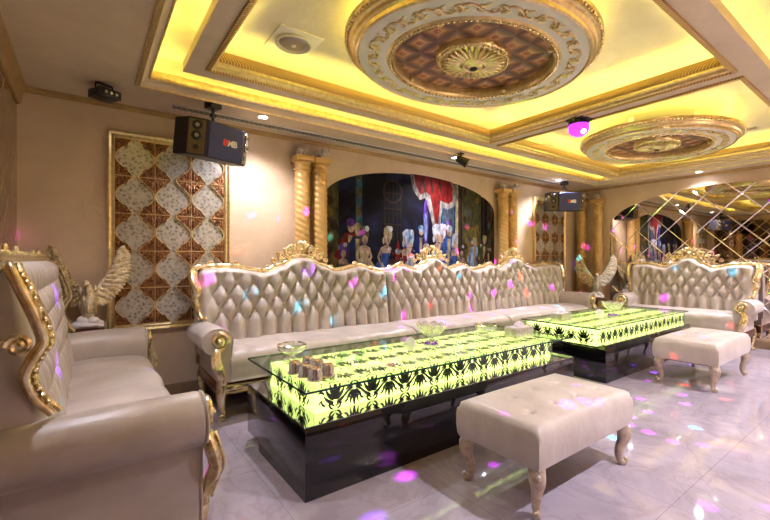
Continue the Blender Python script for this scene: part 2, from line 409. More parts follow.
# ------------------------------------------------------------------ ceiling medallions
def medallion(cx, cy, label):
    A, B = 0.845, 0.70; n = 96
    t = thing('ceiling_medallion', label, 'ceiling rose', (cx, cy, ZC + 0.025), 0, 'oval medallions in the ceiling trays')
    S = lambda prof, m, nm, par=t, nn=n: (lambda q: (lathe(q, prof, n=nn, sx=A, sy=B, cap=False), link(nm, q, m, par))[1])(BM())
    S([(.30, .06), (.70, .06)], M['quilt'], 'quilted_panel')
    S([(.695, .06), (.69, .02), (.70, .0), (.705, -.006), (.715, .006), (.725, .006), (.735, -.006), (.75, -.008), (.765, .004)], M['goldtrim'], 'bead_ring')
    S([(.76, .004), (.78, .0), (.97, .0), (1.0, .006)], M['whiteplaster'], 'white_ring')
    S([(.99, .006), (1.005, -.008), (1.02, .0), (1.025, .02), (1.045, .028), (1.055, .045), (1.075, .05), (1.085, .07), (1.1, .075), (1.105, .095), (1.08, .105), (.9, .105)], M['goldtrim'], 'gilded_rim')
    q = BM()
    for k in range(150):
        a = 2 * PI * k / 150; ball(q, (1.092 * A * math.cos(a), 1.092 * B * math.sin(a), .066), .012, u=6, v=5)
    link('rim_bead', q, M['gold'], t)
    q = BM()
    for k in range(110):
        a = 2 * PI * k / 110; ball(q, (.733 * A * math.cos(a), .733 * B * math.sin(a), -.006), .011, u=6, v=5)
    link('ring_bead', q, M['gold'], t)
    # leafy scroll on the white ring
    q = BM(); N = 36
    for k in range(N):
        a = 2 * PI * k / N; da = 2 * PI / N; sg = 1 if k % 2 else -1
        pts = [(.875 + sg * .045 * math.cos(PI * (u / 8)) , a + da * (u / 8 - .5)) for u in range(9)]
        tube(q, [(r * A * math.cos(x), r * B * math.sin(x), -.004) for r, x in pts], .009, 6, flat=.7)
        c = (.875 - sg * .012, a)
        sp = [(c[0] + (.045 - .0032 * j) * math.cos(j * .55 + (0 if sg > 0 else PI)), c[1] + (.045 - .0032 * j) / .9 * math.sin(j * .55) * (1)) for j in range(12)]
        tube(q, [(r * A * math.cos(x), r * B * math.sin(x), -.005) for r, x in sp], [.011 - .0005 * j for j in range(12)], 6, flat=.7)
        for d in (-.3, .3):
            r_ = .875 + sg * .03; x = a + d * da
            ball(q, (r_ * A * math.cos(x), r_ * B * math.sin(x), -.002), (.026, .010, .007), rot=Matrix.Rotation(x + 1.0 * (1 if d > 0 else -1), 3, 'Z'), u=8, v=5)
    link('scroll_relief', q, M['goldtrim'], t)
    # centre rose
    r = S([(.335, .06), (.33, .03), (.32, .022), (.30, .03), (.285, .02), (.27, .03), (.2, .01), (.12, .0), (.1, -.012), (.085, -.004), (.06, -.012), (.04, -.02), (.025, -.02)], M['goldtrim'], 'centre_rose')
    q = BM()
    for k in range(28):
        a = 2 * PI * k / 28; rot = Matrix.Rotation(math.atan2(B * math.sin(a), A * math.cos(a)), 3, 'Z')
        ball(q, (.185 * A * math.cos(a), .185 * B * math.sin(a), .008), (.075, .016, .014), rot=rot, u=8, v=6)
    for k in range(40):
        a = 2 * PI * k / 40; ball(q, (.305 * A * math.cos(a), .305 * B * math.sin(a), .024), .012, u=6, v=5)
    link('petal', q, M['goldtrim'], r)
    q = BM(); lathe(q, [(.028, -.02), (.028, -.026), (.015, -.03), (0, -.03)], n=16); link('hook_cap', q, M['darkslot'], t)
    for a0 in (0.35, 1.9, 3.6, 5.2):
        q = BM(); tube(q, [(.715 * A * math.cos(a0), .715 * B * math.sin(a0), -.02 + .015 * math.cos(j)) for j in (0, 1)], .012, 6)
        ball(q, (.68 * A * math.cos(a0), .68 * B * math.sin(a0), .02), (.02, .02, .02), u=8, v=6)
        link('clip', q, M['goldtrim'], t)
    q = BM(); lathe(q, [(.93, .112), (.95, .112), (.95, .125), (.93, .125), (.93, .112)], n=n, sx=A, sy=B, cap=False); link('led_strip', q, M['led'], t)
    q = BM()
    for k in range(6):
        a = 2 * PI * k / 6; x, y = .8 * A * math.cos(a), .8 * B * math.sin(a); box(q, x - .02, x + .02, y - .02, y + .02, .09, ZU - ZC - .025)
    lathe(q, [(.3, .075), (.9, .1)], n=48, sx=A, sy=B, cap=False)
    link('backing_board', q, M['whiteplaster'], t)
    return t
medallion(2.17, 1.915, 'large oval gold and brown medallion in the nearer ceiling tray')
m2 = medallion(5.36, 1.935, 'oval gold and brown medallion in the ceiling tray beyond the party lamp')
m2.location.z -= .05

# ------------------------------------------------------------------ ceiling fittings
def downlight(x, y, label, power=SPOT_POWER):
    t = thing('downlight', label, 'downlight', (x, y, ZC), 0, 'recessed ceiling downlights')
    q = BM(); lathe(q, [(.052, 0.0), (.054, -.006), (.042, -.008), (.036, -.002), (.034, .0)], n=24, cap=False); link('bezel', q, M['white'], t)
    q = BM(); lathe(q, [(.036, -.003), (.0, -.004)], n=24, cap=False); link('lens', q, M['lens'], t)
    ld = bpy.data.lights.new('downlight_beam', 'SPOT'); ld.energy = power; ld.color = (0.89, 0.85, 1.0); ld.spot_size = math.radians(135); ld.spot_blend = 1.0; ld.shadow_soft_size = 0.035
    lo = bpy.data.objects.new('downlight_beam', ld); COL.objects.link(lo); lo.parent = t; lo.location = (0, 0, -0.03)
    return t
downlight(1.31, 3.70, 'small bright downlight in the soffit right of the big hanging speaker', SPOT_POWER * 0.38)
downlight(3.84, 3.70, 'small bright downlight in the soffit beside the black spotlight can', SPOT_POWER * 0.6)
downlight(6.30, 3.72, 'small bright downlight in the soffit near the far hanging speaker', SPOT_POWER * 0.65)
downlight(7.42, 2.12, 'small bright downlight in the soffit above the diamond mirror wall', SPOT_POWER * .35)
for x, y, la in ((2.6, -.08, 'unseen downlight assumed in the front soffit opposite the nearest ottoman'), (5.2, -.08, 'unseen downlight assumed in the front soffit opposite the second ottoman'),
                 (7.42, 0.4, 'unseen downlight assumed in the soffit at the near end of the mirror wall')):
    downlight(x, y, la)  # out of view; lamps assumed and added to brighten the room
downlight(-.03, 2.45, 'unseen downlight assumed in the soffit above the nearest sofa at the left', SPOT_POWER * .22)  # unseen lamp, added to lift the light on the left sofa

def slot_vent(name, label, x0, x1, y0, y1, z):
    t = thing(name, label, 'air vent', ((x0 + x1) / 2, (y0 + y1) / 2, z)); w, d = (x1 - x0) / 2, (y1 - y0) / 2
    q = BM(); f = .012
    box(q, -w, w, -d, -d + f, -.01, .0, .002); box(q, -w, w, d - f, d, -.01, .0, .002); box(q, -w, -w + f, -d, d, -.01, 0, .002); box(q, w - f, w, -d, d, -.01, 0, .002)
    link('vent_frame', q, M['white'], t)
    q = BM(); box(q, -w + f, w - f, -d + f, d - f, -.001, .0); link('vent_slot', q, M['darkslot'], t)
    q = BM()
    if w > d:
        for k in range(3):
            y = -d + f + (k + .7) * (2 * d - 2 * f) / 3.4; box(q, -w + f, w - f, y - .003, y + .003, -.006, -.001)
        for k in range(int(2 * w / .045)):
            x = -w + .03 + k * .045; box(q, x, x + .014, -d + f, d - f, -.008, -.002)
    else:
        for k in range(3):
            x = -w + f + (k + .7) * (2 * w - 2 * f) / 3.4; box(q, x - .006, x + .006, -d + f, d - f, -.008, -.001)
    link('vent_blade', q, M['grey'], t); return t
slot_vent('ceiling_vent', 'long white slotted air vent in the soffit along the back wall', .58, 6.6, 3.85, 3.97, ZC)
slot_vent('ceiling_vent', 'short white slotted air vent in the ceiling tray beside the far medallion', 6.30, 6.42, 1.25, 1.95, ZU)
t = thing('air_diffuser', 'round air diffuser on a square white plate in the nearer ceiling tray', 'air vent', (1.19, 2.73, ZU))
q = BM(); box(q, -.16, .16, -.16, .16, -.012, 0, .004); link('face_plate', q, M['white'], t)
q = BM(); lathe(q, [(.125, -.012), (.13, -.03), (.12, -.035), (.105, -.02), (.1, -.014)], n=36, cap=False); link('diffuser_ring', q, M['whiteplaster'], t)
q = BM(); lathe(q, [(.1, -.014), (.085, -.03), (.05, -.034), (.0, -.034)], n=36, cap=False); d_ = link('diffuser_disc', q, M['grey'], t)
q = BM(); lathe(q, [(.018, -.034), (.016, -.04), (0, -.041)], n=14, cap=False); link('knob', q, M['white'], t)

# party lamp on the cross beam
t = thing('disco_lamp', 'glowing magenta half-dome party lamp under the ceiling cross beam', 'party lamp', (3.735, 2.0, ZC))
q = BM(); box(q, -.085, .085, -.085, .085, -.022, 0, .005); link('mount_plate', q, M['blackplastic'], t)
q = BM(); lathe(q, [(.085, -.02), (.09, -.03), (.09, -.055), (.082, -.06)], n=24); link('housing', q, M['blackplastic'], t)
q = BM(); lathe(q, [(.088, -.055), (.092, -.08), (.086, -.115), (.066, -.143), (.035, -.16), (0, -.165)], n=16, cap=False)
dome = link('dome', q, M['discoshell'], t, smooth=False)
q = BM(); ball(q, (-.02, -.045, -.122), (.038, .034, .03), u=10, v=8); link('bulb', q, M['discohot'], dome)
for s in (-1, 1):
    q = BM(); box(q, s * .098 - .008, s * .098 + .008, -.02, .02, -.06, -.005, .003); link('bracket', q, M['blackplastic'], t)
ld = bpy.data.lights.new('party_beams', 'SPOT'); ld.spot_size = math.radians(168); ld.spot_blend = .05; ld.energy = DISCO_POWER; ld.shadow_soft_size = 0.004; ld.use_nodes = True
lt = ld.node_tree; em = lt.nodes['Emission']
tc = lt.nodes.new('ShaderNodeTexCoord'); vo = lt.nodes.new('ShaderNodeTexVoronoi'); vo.inputs['Scale'].default_value = 11.5; vo.inputs['Randomness'].default_value = 1.0
nz = lt.nodes.new('ShaderNodeVectorMath'); nz.operation = 'NORMALIZE'; lt.links.new(tc.outputs['Normal'], nz.inputs[0])
lt.links.new(nz.outputs[0], vo.inputs['Vector'])
rp = lt.nodes.new('ShaderNodeValToRGB'); rp.color_ramp.elements[0].position = 0.11; rp.color_ramp.elements[0].color = (1, 1, 1, 1); rp.color_ramp.elements[1].position = 0.24; rp.color_ramp.elements[1].color = (0, 0, 0, 1)
lt.links.new(vo.outputs['Distance'], rp.inputs[0])
sp = lt.nodes.new('ShaderNodeSeparateColor'); lt.links.new(vo.outputs['Color'], sp.inputs[0])
cr = lt.nodes.new('ShaderNodeValToRGB'); cr.color_ramp.interpolation = 'CONSTANT'; e = cr.color_ramp.elements
e[0].position = 0; e[0].color = (0.75, 0.03, 1, 1); e[1].position = .42; e[1].color = (.30, .06, 1, 1)
for p_, c_ in ((.60, (.03, .5, .9, 1)), (.72, (1, .06, .03, 1)), (.84, (.8, .03, .9, 1))):
    x = e.new(p_); x.color = c_
lt.links.new(sp.outputs[0], cr.inputs[0])
mx = lt.nodes.new('ShaderNodeMix'); mx.data_type = 'RGBA'; mx.blend_type = 'MULTIPLY'; mx.inputs[0].default_value = 1
lt.links.new(rp.outputs[0], mx.inputs[6]); lt.links.new(cr.outputs[0], mx.inputs[7]); lt.links.new(mx.outputs[2], em.inputs[0])
lo = bpy.data.objects.new('party_beams', ld); COL.objects.link(lo); lo.parent = t; lo.location = (0, 0, -.2)

# par can
t = thing('spotlight_can', 'black spotlight can clamped under the ceiling moulding beside a downlight', 'spotlight', (3.74, 3.50, ZC - .02))
q = BM(); tube(q, [(0, 0, .02), (0, 0, -.04)], .012, 8); box(q, -.03, .03, -.03, .03, .0, .02, .003); link('clamp', q, M['blackplastic'], t)
q = BM(); d = Vector((.55, -.62, -.5)).normalized(); c = Vector((.01, 0, -.07))
tube(q, [c - d * .07, c - d * .05, c + d * .02, c + d * .085], [.03, .045, .05, .062], 16); link('can', q, M['blackplastic'], t)
q = BM(); tube(q, [c + d * .084, c + d * .09], [.052, .052], 16); link('lens', q, M['grey'], t)
# laser projector
t = thing('laser_projector', 'small black light projector hanging from a bracket at the left ceiling', 'projector', (.10, 3.73, ZC), .5); t.scale = (.78,) * 3
q = BM(); box(q, -.07, .07, -.02, .02, -.008, 0, .002)
tube(q, [(-.075, 0, -.004), (-.08, 0, -.03), (-.08, 0, -.09)], .008, 6); tube(q, [(.075, 0, -.004), (.08, 0, -.03), (.08, 0, -.09)], .008, 6); link('yoke_bracket', q, M['blackplastic'], t)
q = BM(); box(q, -.1, .1, -.11, .09, -.145, -.065, .008); link('body', q, M['blackplastic'], t)
q = BM()
for k in range(3): lathe(q, [(.016, 0), (.016, .006), (.0, .006)], (0, 0, 0), 12)
q.free(); q = BM()
for k in (-1, 0, 1): tube(q, [(k * .05, -.108, -.105), (k * .05, -.118, -.105)], .014, 12)
link('lens', q, M['chrome'], t)

# hanging karaoke speakers
def text_mesh(body, size):
    cu = bpy.data.curves.new('badge', 'FONT'); cu.body = body; cu.size = size; cu.extrude = .002; cu.align_x = 'CENTER'; cu.align_y = 'CENTER'; cu.space_character = .95; cu.offset = .002
    o = bpy.data.objects.new('badge', cu); COL.objects.link(o); bpy.context.view_layer.update()
    me = bpy.data.meshes.new_from_object(o.evaluated_get(bpy.context.evaluated_depsgraph_get())); bpy.data.objects.remove(o); return me
def speaker(loc, rz, tilt, label, sc=1.0):
    t = thing('hanging_speaker', label, 'speaker', loc, rz, 'karaoke speakers hung from the ceiling')
    w, h, d = .29 * sc, .155 * sc, .15 * sc; TM = Matrix.Translation((0, 0, -.30)) @ Matrix.Rotation(tilt, 4, 'X')
    def part(nm, q, m, par=t):
        q.transform(TM); return link(nm, q, m, par)
    q = BM()
    out = [(-w, d), (w, d), (w, -d * .45), (w * .62, -d), (-w * .62, -d), (-w, -d * .45)]
    prism(q, out, lambda x, y: (x, y, -h), lambda x, y: (x, y, h)); bmesh.ops.bevel(q, geom=list(q.edges), offset=.006, segments=2, affect='EDGES')
    cab = part('cabinet', q, M['speakerbox'])
    q = BM(); box(q, -w * .56, w * .60, -d - .022, -d + .004, -h * .94, h * .94, .012, seg=3); gr = part('grille', q, M['grille'])
    for s in (-1, 1):
        A = Vector((s * w, -d * .45, 0)); B2 = Vector((s * w * .62, -d, 0)); mid = (A + B2) / 2; ax = (B2 - A).normalized(); nrm = Vector((-s * 0 + s * abs(ax.y), -abs(ax.x), 0)).normalized()
        L = (B2 - A).length
        def wing(nm, m, zz, r, depth, par):
            q = BM(); c = mid + Vector((0, 0, zz)); tube(q, [c, c + nrm * depth * .5, c + nrm * depth], [r, r, r * .8], 18, up=(0, 0, 1)); return part(nm, q, m, par)
        q = BM(); p0 = mid + nrm * .001
        vv = [p0 - ax * L * .46, p0 + ax * L * .46]
        pts = [(vv[0].x, vv[0].y, -h * .9), (vv[1].x, vv[1].y, -h * .9), (vv[1].x, vv[1].y, h * .9), (vv[0].x, vv[0].y, h * .9)]
        a = [q.verts.new(p) for p in pts]; c2 = [q.verts.new(Vector(p) + nrm * .005) for p in pts]
        q.faces.new(a); q.faces.new(c2[::-1])
        for i in range(4): q.faces.new((a[i], a[(i + 1) % 4], c2[(i + 1) % 4], c2[i]))
        baf = part('side_baffle', q, M['copper'])
        for zz in (.095 * sc, .01 * sc):
            tw = wing('tweeter', M['blackplastic'], zz, .042 * sc, .014, baf)
        for zz in (.095 * sc, .01 * sc):
            if s > 0: wing('tweeter_horn', M['chrome'], zz, .03 * sc, .03, baf)
            else: wing('tweeter_cone', M['grey'], zz, .02 * sc, .016, baf)
        wing('bass_port', M['darkslot'], -.085 * sc, .026 * sc, .008, baf)
    # badge lettering
    me = text_mesh('BMB', .075 * sc); bo = bpy.data.objects.new('badge', me); COL.objects.link(bo); bo.parent = gr
    me.materials.append(M['red']); me.materials.append(M['whitetext'])
    xs = [v.co.x for v in me.vertices]; x_ = min(xs) + (max(xs) - min(xs)) * .37
    for p in me.polygons: p.material_index = 0 if p.center.x < x_ else 1
    me.transform(TM @ Matrix.Translation((.04 * sc, -d - .024, 0)) @ Matrix.Rotation(PI / 2, 4, 'X'))
    q = BM(); tube(q, [(0, .02, 0), (0, .02, -.05), (0, .02, -.30 + h * .98)], .014, 8); box(q, -.05, .05, -.03, .07, -.01, .05, .003); box(q, -.022, .022, .0, .04, -.08, -.05, .003); link('ceiling_bracket', q, M['blackplastic'], t)
    return t
speaker((.86, 3.60, ZC - .045), math.radians(20), math.radians(9), 'big black hanging speaker with a blue grille in front of the ornate wall panel', .94)
speaker((6.50, 3.72, ZC - .05), math.radians(-36), math.radians(5), 'black hanging speaker in the far corner beside the paired wall columns', 1.0)

# ------------------------------------------------------------------ wall decoration
def ornate_panel(x0, label):
    """mirror-glass and bronze ogee panel on the back wall"""
    Wd, H, z0 = 1.0, 1.72, .63
    t = thing('ornate_wall_panel', label, 'wall panel', (x0, YB, z0), 0, 'ogee tile panels on the back wall'); fw = .055
    q = BM(); box(q, fw, Wd - fw, -.018, 0, fw, H - fw); link('etched_glass', q, M['silverflower'], t)
    q = BM()
    P = [(0, -.0), (0, -.04), (.012, -.046), (.03, -.034), (.045, -.04), (.055, -.03), (.055, 0)]
    cols = [[(o, y, o) for o, y in P], [(Wd - o, y, o) for o, y in P], [(Wd - o, y, H - o) for o, y in P], [(o, y, H - o) for o, y in P]]
    rings(q, cols, closed_ring=False, loop=True); link('carved_frame', q, M['goldtrim'], t)
    iw, ih = Wd - 2 * fw, H - 2 * fw; cw, rh = iw / 3, ih / 5
    reg = [(fw, fw), (Wd - fw, fw), (Wd - fw, H - fw), (fw, H - fw)]
    qt, qe, qc = BM(), BM(), BM()
    def hw(s):                      # half width of a bronze ogee, s from -1..1 over its height
        a = abs(s); return cw * (.5 - .065 - .42 * (.5 + .5 * math.cos(PI * (1 - a))) ** .72)
    for c in range(4):
        cx = fw + c * cw
        for r in range(6):
            cz = fw + r * rh; n = 20
            ss = [-1 + 2 * k / n for k in range(n + 1)]
            right = [(cx + hw(s), cz + s * rh / 2) for s in ss]; left = [(cx - hw(s), cz + s * rh / 2) for s in reversed(ss)]
            poly = clip_poly(right + left, reg)
            if len(poly) > 2: prism(qt, poly, lambda x, z: (x, -.018, z), lambda x, z: (x, -.030, z))
            for side in (right, left):
                pp = [(x, -.03, z) for x, z in side if fw <= x <= Wd - fw and fw <= z <= H - fw]
                if len(pp) > 2: tube(qe, pp, .0055, 6)
            if fw - .001 <= cz <= H - fw + .001:
                xa, xb = max(fw, cx - cw * .42), min(Wd - fw, cx + cw * .42)
                tube(qe, [(xa, -.031, min(max(cz, fw + .004), H - fw - .004)), (xb, -.031, min(max(cz, fw + .004), H - fw - .004))], .004, 6)
                if 0 < c < 3: tube(qe, [(cx, -.031, max(fw, cz - rh * .48)), (cx, -.031, min(H - fw, cz + rh * .48))], .003, 6)
                for sx in (-1, 1):
                    for sz in (-1, 1):
                        u, v = cx + sx * cw * .2, cz + sz * rh * .13
                        if fw + .03 < u < Wd - fw - .03 and fw + .04 < v < H - fw - .04:
                            tube(qc, [(u + (.03 - .002 * j) * math.cos(j * .6) * sx, -.032, v + (.032 - .002 * j) * math.sin(j * .6) * sz) for j in range(13)], .006, 5)
                            ball(qc, (cx + sx * .022, -.032, cz + sz * .06), (.012, .008, .04), u=7, v=6)
    link('bronze_tile', qt, M['tooled'], t); link('gilt_edging', qe, M['goldtrim'], t); link('scroll_carving', qc, M['tooled'], t)
    return t
ornate_panel(.13, 'ornate silver and bronze panel on the back wall behind the big hanging speaker')
ornate_panel(6.22, 'ornate silver and bronze panel on the back wall below the far hanging speaker')

def column(loc, rz, label):
    t = thing('twisted_column', label, 'column', loc, rz, 'gold twisted wall columns')
    H = 2.36; n = 28
    q = BM(); rr = []
    N = 300
    for k in range(N + 1):
        z = .22 + (H - .36) * k / N; row = []
        for i in range(n):
            a = 2 * PI * i / n; r = .076 + .007 * abs(math.sin(2 * a + z * 50))
            row.append((r * math.cos(a), r * math.sin(a), z))
        rr.append(row)
    rings(q, rr); link('shaft', q, M['pillar'], t)
    q = BM(); lathe(q, [(.075, H - .16), (.092, H - .15), (.092, H - .135), (.08, H - .125), (.08, H - .09), (.094, H - .075), (.094, H - .06), (.085, H - .055)], n=28); box(q, -.1, .1, -.1, .1, H - .056, H, .006); link('capital', q, M['pillar'], t)
    q = BM(); box(q, -.11, .11, -.11, .11, 0, .1, .006); lathe(q, [(.105, .1), (.105, .13), (.085, .15), (.095, .17), (.095, .19), (.076, .22)], n=28); link('base', q, M['pillar'], t)
    return t
def elephant(label):
    t = thing('elephant_figurine', label, 'figurine', (0, 0, 0), 0, 'elephant figurines on the columns')
    q = BM(); ball(q, (0, 0, .062), (.052, .034, .036), u=16, v=10); ball(q, (.058, 0, .078), (.03, .027, .03), u=14, v=10)
    tube(q, spline([(.078, 0, .07), (.1, 0, .058), (.118, 0, .075), (.12, 0, .1), (.108, 0, .115)], 5), [.015 - .0005 * k for k in range(21)], 8)
    tube(q, [(-.05, 0, .07), (-.062, 0, .05), (-.06, 0, .035)], [.005, .004, .003], 6)
    link('body', q, M['silver'], t)
    for sx in (-1, 1):
        for sy in (-1, 1):
            q = BM(); tube(q, [(sx * .03, sy * .018, .05), (sx * .032, sy * .019, .02), (sx * .032, sy * .019, 0)], [.017, .014, .016], 8); link('leg', q, M['silver'], t)
    for sy in (-1, 1):
        q = BM(); ball(q, (.048, sy * .032, .078), (.02, .006, .03), rot=Matrix.Rotation(sy * .5, 3, 'Z'), u=10, v=8); link('ear', q, M['silver'], t)
        q = BM(); tube(q, [(.078, sy * .014, .062), (.096, sy * .018, .058), (.108, sy * .018, .066)], [.005, .004, .002], 6); link('tusk', q, M['whitetext'], t)
    return t
cols = [((1.86, 4.04, 0), 0, 'gold twisted column left of the mural, the outer one of its pair', 'silver elephant on the outer column left of the mural'),
        ((2.07, 4.04, 0), 0, 'gold twisted column left of the mural, the one touching its edge', 'silver elephant on the column touching the mural left edge'),
        ((5.27, 4.04, 0), 0, 'gold twisted column right of the mural, the one touching its edge', 'silver elephant on the column touching the mural right edge'),
        ((5.50, 4.04, 0), 0, 'gold twisted column right of the mural, the outer one of its pair', 'silver elephant on the outer column right of the mural'),
        ((7.54, 3.98, 0), 0, 'gold twisted column in the far corner, farther from the diamond mirror', 'silver elephant on the far corner column farther from the mirror'),
        ((7.54, 3.68, 0), 0, 'gold twisted column in the far corner, next to the diamond mirror', 'silver elephant on the far corner column next to the mirror')]
c0 = e0 = None
for i, (l, rz, la, le) in enumerate(cols):
    if i == 0: c0 = column(l, rz, la); e0 = elephant(le); e0.location = (l[0] - .01, l[1], 2.36); e0.rotation_euler.z = .55; e0.scale = (1.05,) * 3
    else: dup(c0, l, rz, la); dup(e0, (l[0] - .01, l[1], 2.36), (-.8, .4, -1.0, -.6, .9)[i - 1], le, 1.05)

# arched mural
def mural():
    x0, x1, z0, zs, zt = 2.17, 5.17, .85, 1.98, 2.40
    ar = arch(x0, x1, z0, zs, zt)
    t = thing('mural', 'arched dark mural of a costume party in powdered wigs above the long sofa', 'mural', (0, YB, 0))
    q = BM(); prism(q, ar, lambda x, z: (x, 0, z), lambda x, z: (x, -.012, z)); link('backdrop', q, M['mural'], t)
    names = ['m_red', 'm_ermine', 'm_skin', 'm_blue', 'm_pale', 'm_white', 'm_violet', 'm_gold', 'm_olive', 'm_teal', 'm_dark', 'm_stone', 'm_brown', 'm_cream', 'm_navy']
    ix = {n: i for i, n in enumerate(names)}; mats = [M[n] for n in names]
    lay = [0]
    def poly(q, pts, m):
        pts = clip_poly(pts if sum((a[0] * b_[1] - b_[0] * a[1]) for a, b_ in zip(pts, pts[1:] + pts[:1])) > 0 else pts[::-1], ar)
        if len(pts) < 3: return
        lay[0] += 1; y = -.0125 - lay[0] * .00006
        prism(q, pts, lambda x, z: (x, y + .0005, z), lambda x, z: (x, y - .0002, z), ix[m])
    def ell(q, cx, cz, rx, rz, m, rot=0, n=16):
        poly(q, [(cx + rx * math.cos(2 * PI * k / n) * math.cos(rot) - rz * math.sin(2 * PI * k / n) * math.sin(rot), cz + rx * math.cos(2 * PI * k / n) * math.sin(rot) + rz * math.sin(2 * PI * k / n) * math.cos(rot)) for k in range(n)], m)
    # architecture
    q = BM()
    def slab(xa, xb, za, zb, m): poly(q, [(xa, za), (xb, za), (xb, zb), (xa, zb)], m)
    slab(2.17, 2.36, .85, 2.3, 'm_olive')
    for k in range(7): ell(q, 2.26 + .04 * math.sin(k * 2), 1.1 + k * .14, .05, .06, 'm_gold' if k % 2 else 'm_brown')
    slab(2.60, 2.69, 1.35, 2.4, 'm_stone')
    for k in range(9): ell(q, 2.645 + .015 * math.sin(k * 3), 1.4 + k * .11, .035, .05, 'm_teal' if k % 2 else 'm_olive')
    slab(3.0, 3.32, 1.45, 2.15, 'm_dark'); ell(q, 3.16, 2.13, .16, .16, 'm_brown'); ell(q, 3.16, 2.13, .13, .13, 'm_dark')
    for k in range(5): slab(3.03 + k * .065, 3.04 + k * .065, 1.5, 2.22, 'm_brown')
    for k in range(3): slab(3.01, 3.31, 1.7 + k * .2, 1.715 + k * .2, 'm_brown')
    slab(4.03, 4.28, 1.3, 2.2, 'm_teal'); slab(4.06, 4.25, 1.4, 2.1, 'm_stone')
    slab(4.30, 4.36, .9, 2.4, 'm_cream'); slab(4.36, 4.42, .9, 2.4, 'm_brown')
    slab(4.44, 4.86, .9, 2.4, 'm_olive'); slab(4.5, 4.8, 1.0, 1.75, 'm_gold')
    for k in range(14): ell(q, 4.5 + .09 * (k % 4), 1.05 + .1 * k, .04, .05, ['m_brown', 'm_stone', 'm_olive', 'm_gold'][k % 4])
    slab(4.9, 5.17, .9, 2.3, 'm_brown'); slab(4.93, 5.0, .9, 2.2, 'm_dark')
    for k in range(9): ell(q, 5.08 + .03 * math.sin(k * 4), 1.0 + .13 * k, .035, .06, 'm_olive' if k % 2 else 'm_stone')
    link('painted_hall', q, mats, t)
    # royal drape
    q = BM()
    er = [(3.44, 2.42), (3.5, 2.18), (3.62, 2.06), (3.72, 2.1), (3.84, 1.98), (3.86, 1.75), (3.92, 1.52), (3.99, 1.75), (4.02, 2.0), (4.14, 1.97), (4.27, 2.02), (4.33, 2.12), (4.3, 2.3), (4.2, 2.42)]
    poly(q, er[:5] + er[8:], 'm_ermine'); poly(q, [(3.70, 2.12), (3.80, 1.9), (3.93, 1.48), (4.0, 1.75), (4.05, 2.1)], 'm_ermine')
    poly(q, [(3.50, 2.42), (3.55, 2.24), (3.63, 2.13), (3.73, 2.18), (3.87, 2.1), (4.02, 2.08), (4.16, 2.05), (4.24, 2.1), (4.25, 2.28), (4.16, 2.42)], 'm_red')
    poly(q, [(3.80, 2.15), (3.87, 1.9), (3.93, 1.66), (3.97, 1.85), (4.0, 2.1)], 'm_red')
    for k in range(3): ell(q, 3.68 + k * .16, 2.28, .02, .12, 'm_brown', .3)
    link('painted_drape', q, mats, t)
    # party figures
    q = BM(); rnd = random.Random(5)
    def figure(x, z, s, dress, wig, lean=0.0, arm=1):
        k = .205 * s; R = lambda u, v: (x + (u + lean * v) * k, z + v * k)
        poly(q, [R(-1.0, 0), R(1.05, 0), R(.95, .7), R(.5, 1.25), R(.26, 1.45), R(-.26, 1.45), R(-.55, 1.2), R(-.95, .6)], dress)
        poly(q, [R(-.5, .1), R(-.1, .05), R(.0, .9), R(-.2, 1.2)], 'm_white' if dress != 'm_white' else 'm_pale')
        poly(q, [R(-.28, 1.4), R(.28, 1.4), R(.42, 2.05), R(.1, 2.25), R(-.1, 2.25), R(-.42, 2.05)], 'm_skin')
        poly(q, [R(arm * .42, 2.05), R(arm * .62, 1.5), R(arm * .3, 1.0), R(arm * .2, 1.1), R(arm * .44, 1.5), R(arm * .28, 1.95)], 'm_skin')
        poly(q, [R(-.27, 1.35), R(.27, 1.35), R(.3, 1.75), R(-.3, 1.75)], dress)
        ell(q, *R(.03, 2.95), .33 * k, .5 * k, wig); ell(q, *R(.05, 2.55), .21 * k, .29 * k, 'm_skin'); ell(q, *R(-.12, 3.15), .2 * k, .2 * k, wig); ell(q, *R(.2, 3.25), .16 * k, .18 * k, 'm_white')
        ell(q, *R(-.25, 2.5), .09 * k, .22 * k, wig)
    def gent(x, z, s, coat, wig):
        k = .2 * s; R = lambda u, v: (x + u * k, z + v * k)
        poly(q, [R(-.6, 0), R(.6, 0), R(.5, 2.2), R(.3, 2.5), R(-.3, 2.5), R(-.55, 2.1)], coat)
        poly(q, [R(-.08, .4), R(.1, .4), R(.14, 2.4), R(-.12, 2.4)], 'm_cream')
        poly(q, [R(-.55, 2.2), R(-.95, 1.3), R(-.2, 1.0), R(-.2, 1.2), R(-.7, 1.4), R(-.4, 2.1)], coat)
        ell(q, *R(.05, 2.85), .22 * k, .32 * k, 'm_skin'); ell(q, *R(.03, 3.05), .26 * k, .22 * k, wig)
    gent(2.52, .98, 1.18, 'm_red', 'm_violet'); gent(2.62, .98, 1.1, 'm_navy', 'm_cream')
    figure(2.42, .93, .75, 'm_navy', 'm_violet')
    figure(2.72, 1.0, .95, 'm_cream', 'm_olive'); figure(3.0, .98, 1.0, 'm_blue', 'm_cream', .12, -1)
    ell(q, 3.25, 1.23, .18, .035, 'm_brown'); poly(q, [(3.22, .95), (3.28, .95), (3.27, 1.22), (3.23, 1.22)], 'm_brown')
    poly(q, [(3.19, 1.26), (3.29, 1.26), (3.26, 1.45), (3.24, 1.52), (3.22, 1.45)], 'm_red'); ell(q, 3.24, 1.36, .05, .04, 'm_ermine')
    gent(3.42, 1.2, .55, 'm_dark', 'm_cream')
    figure(3.38, .95, 1.0, 'm_red', 'm_white'); figure(3.47, .95, 1.0, 'm_white', 'm_pale', -.05)
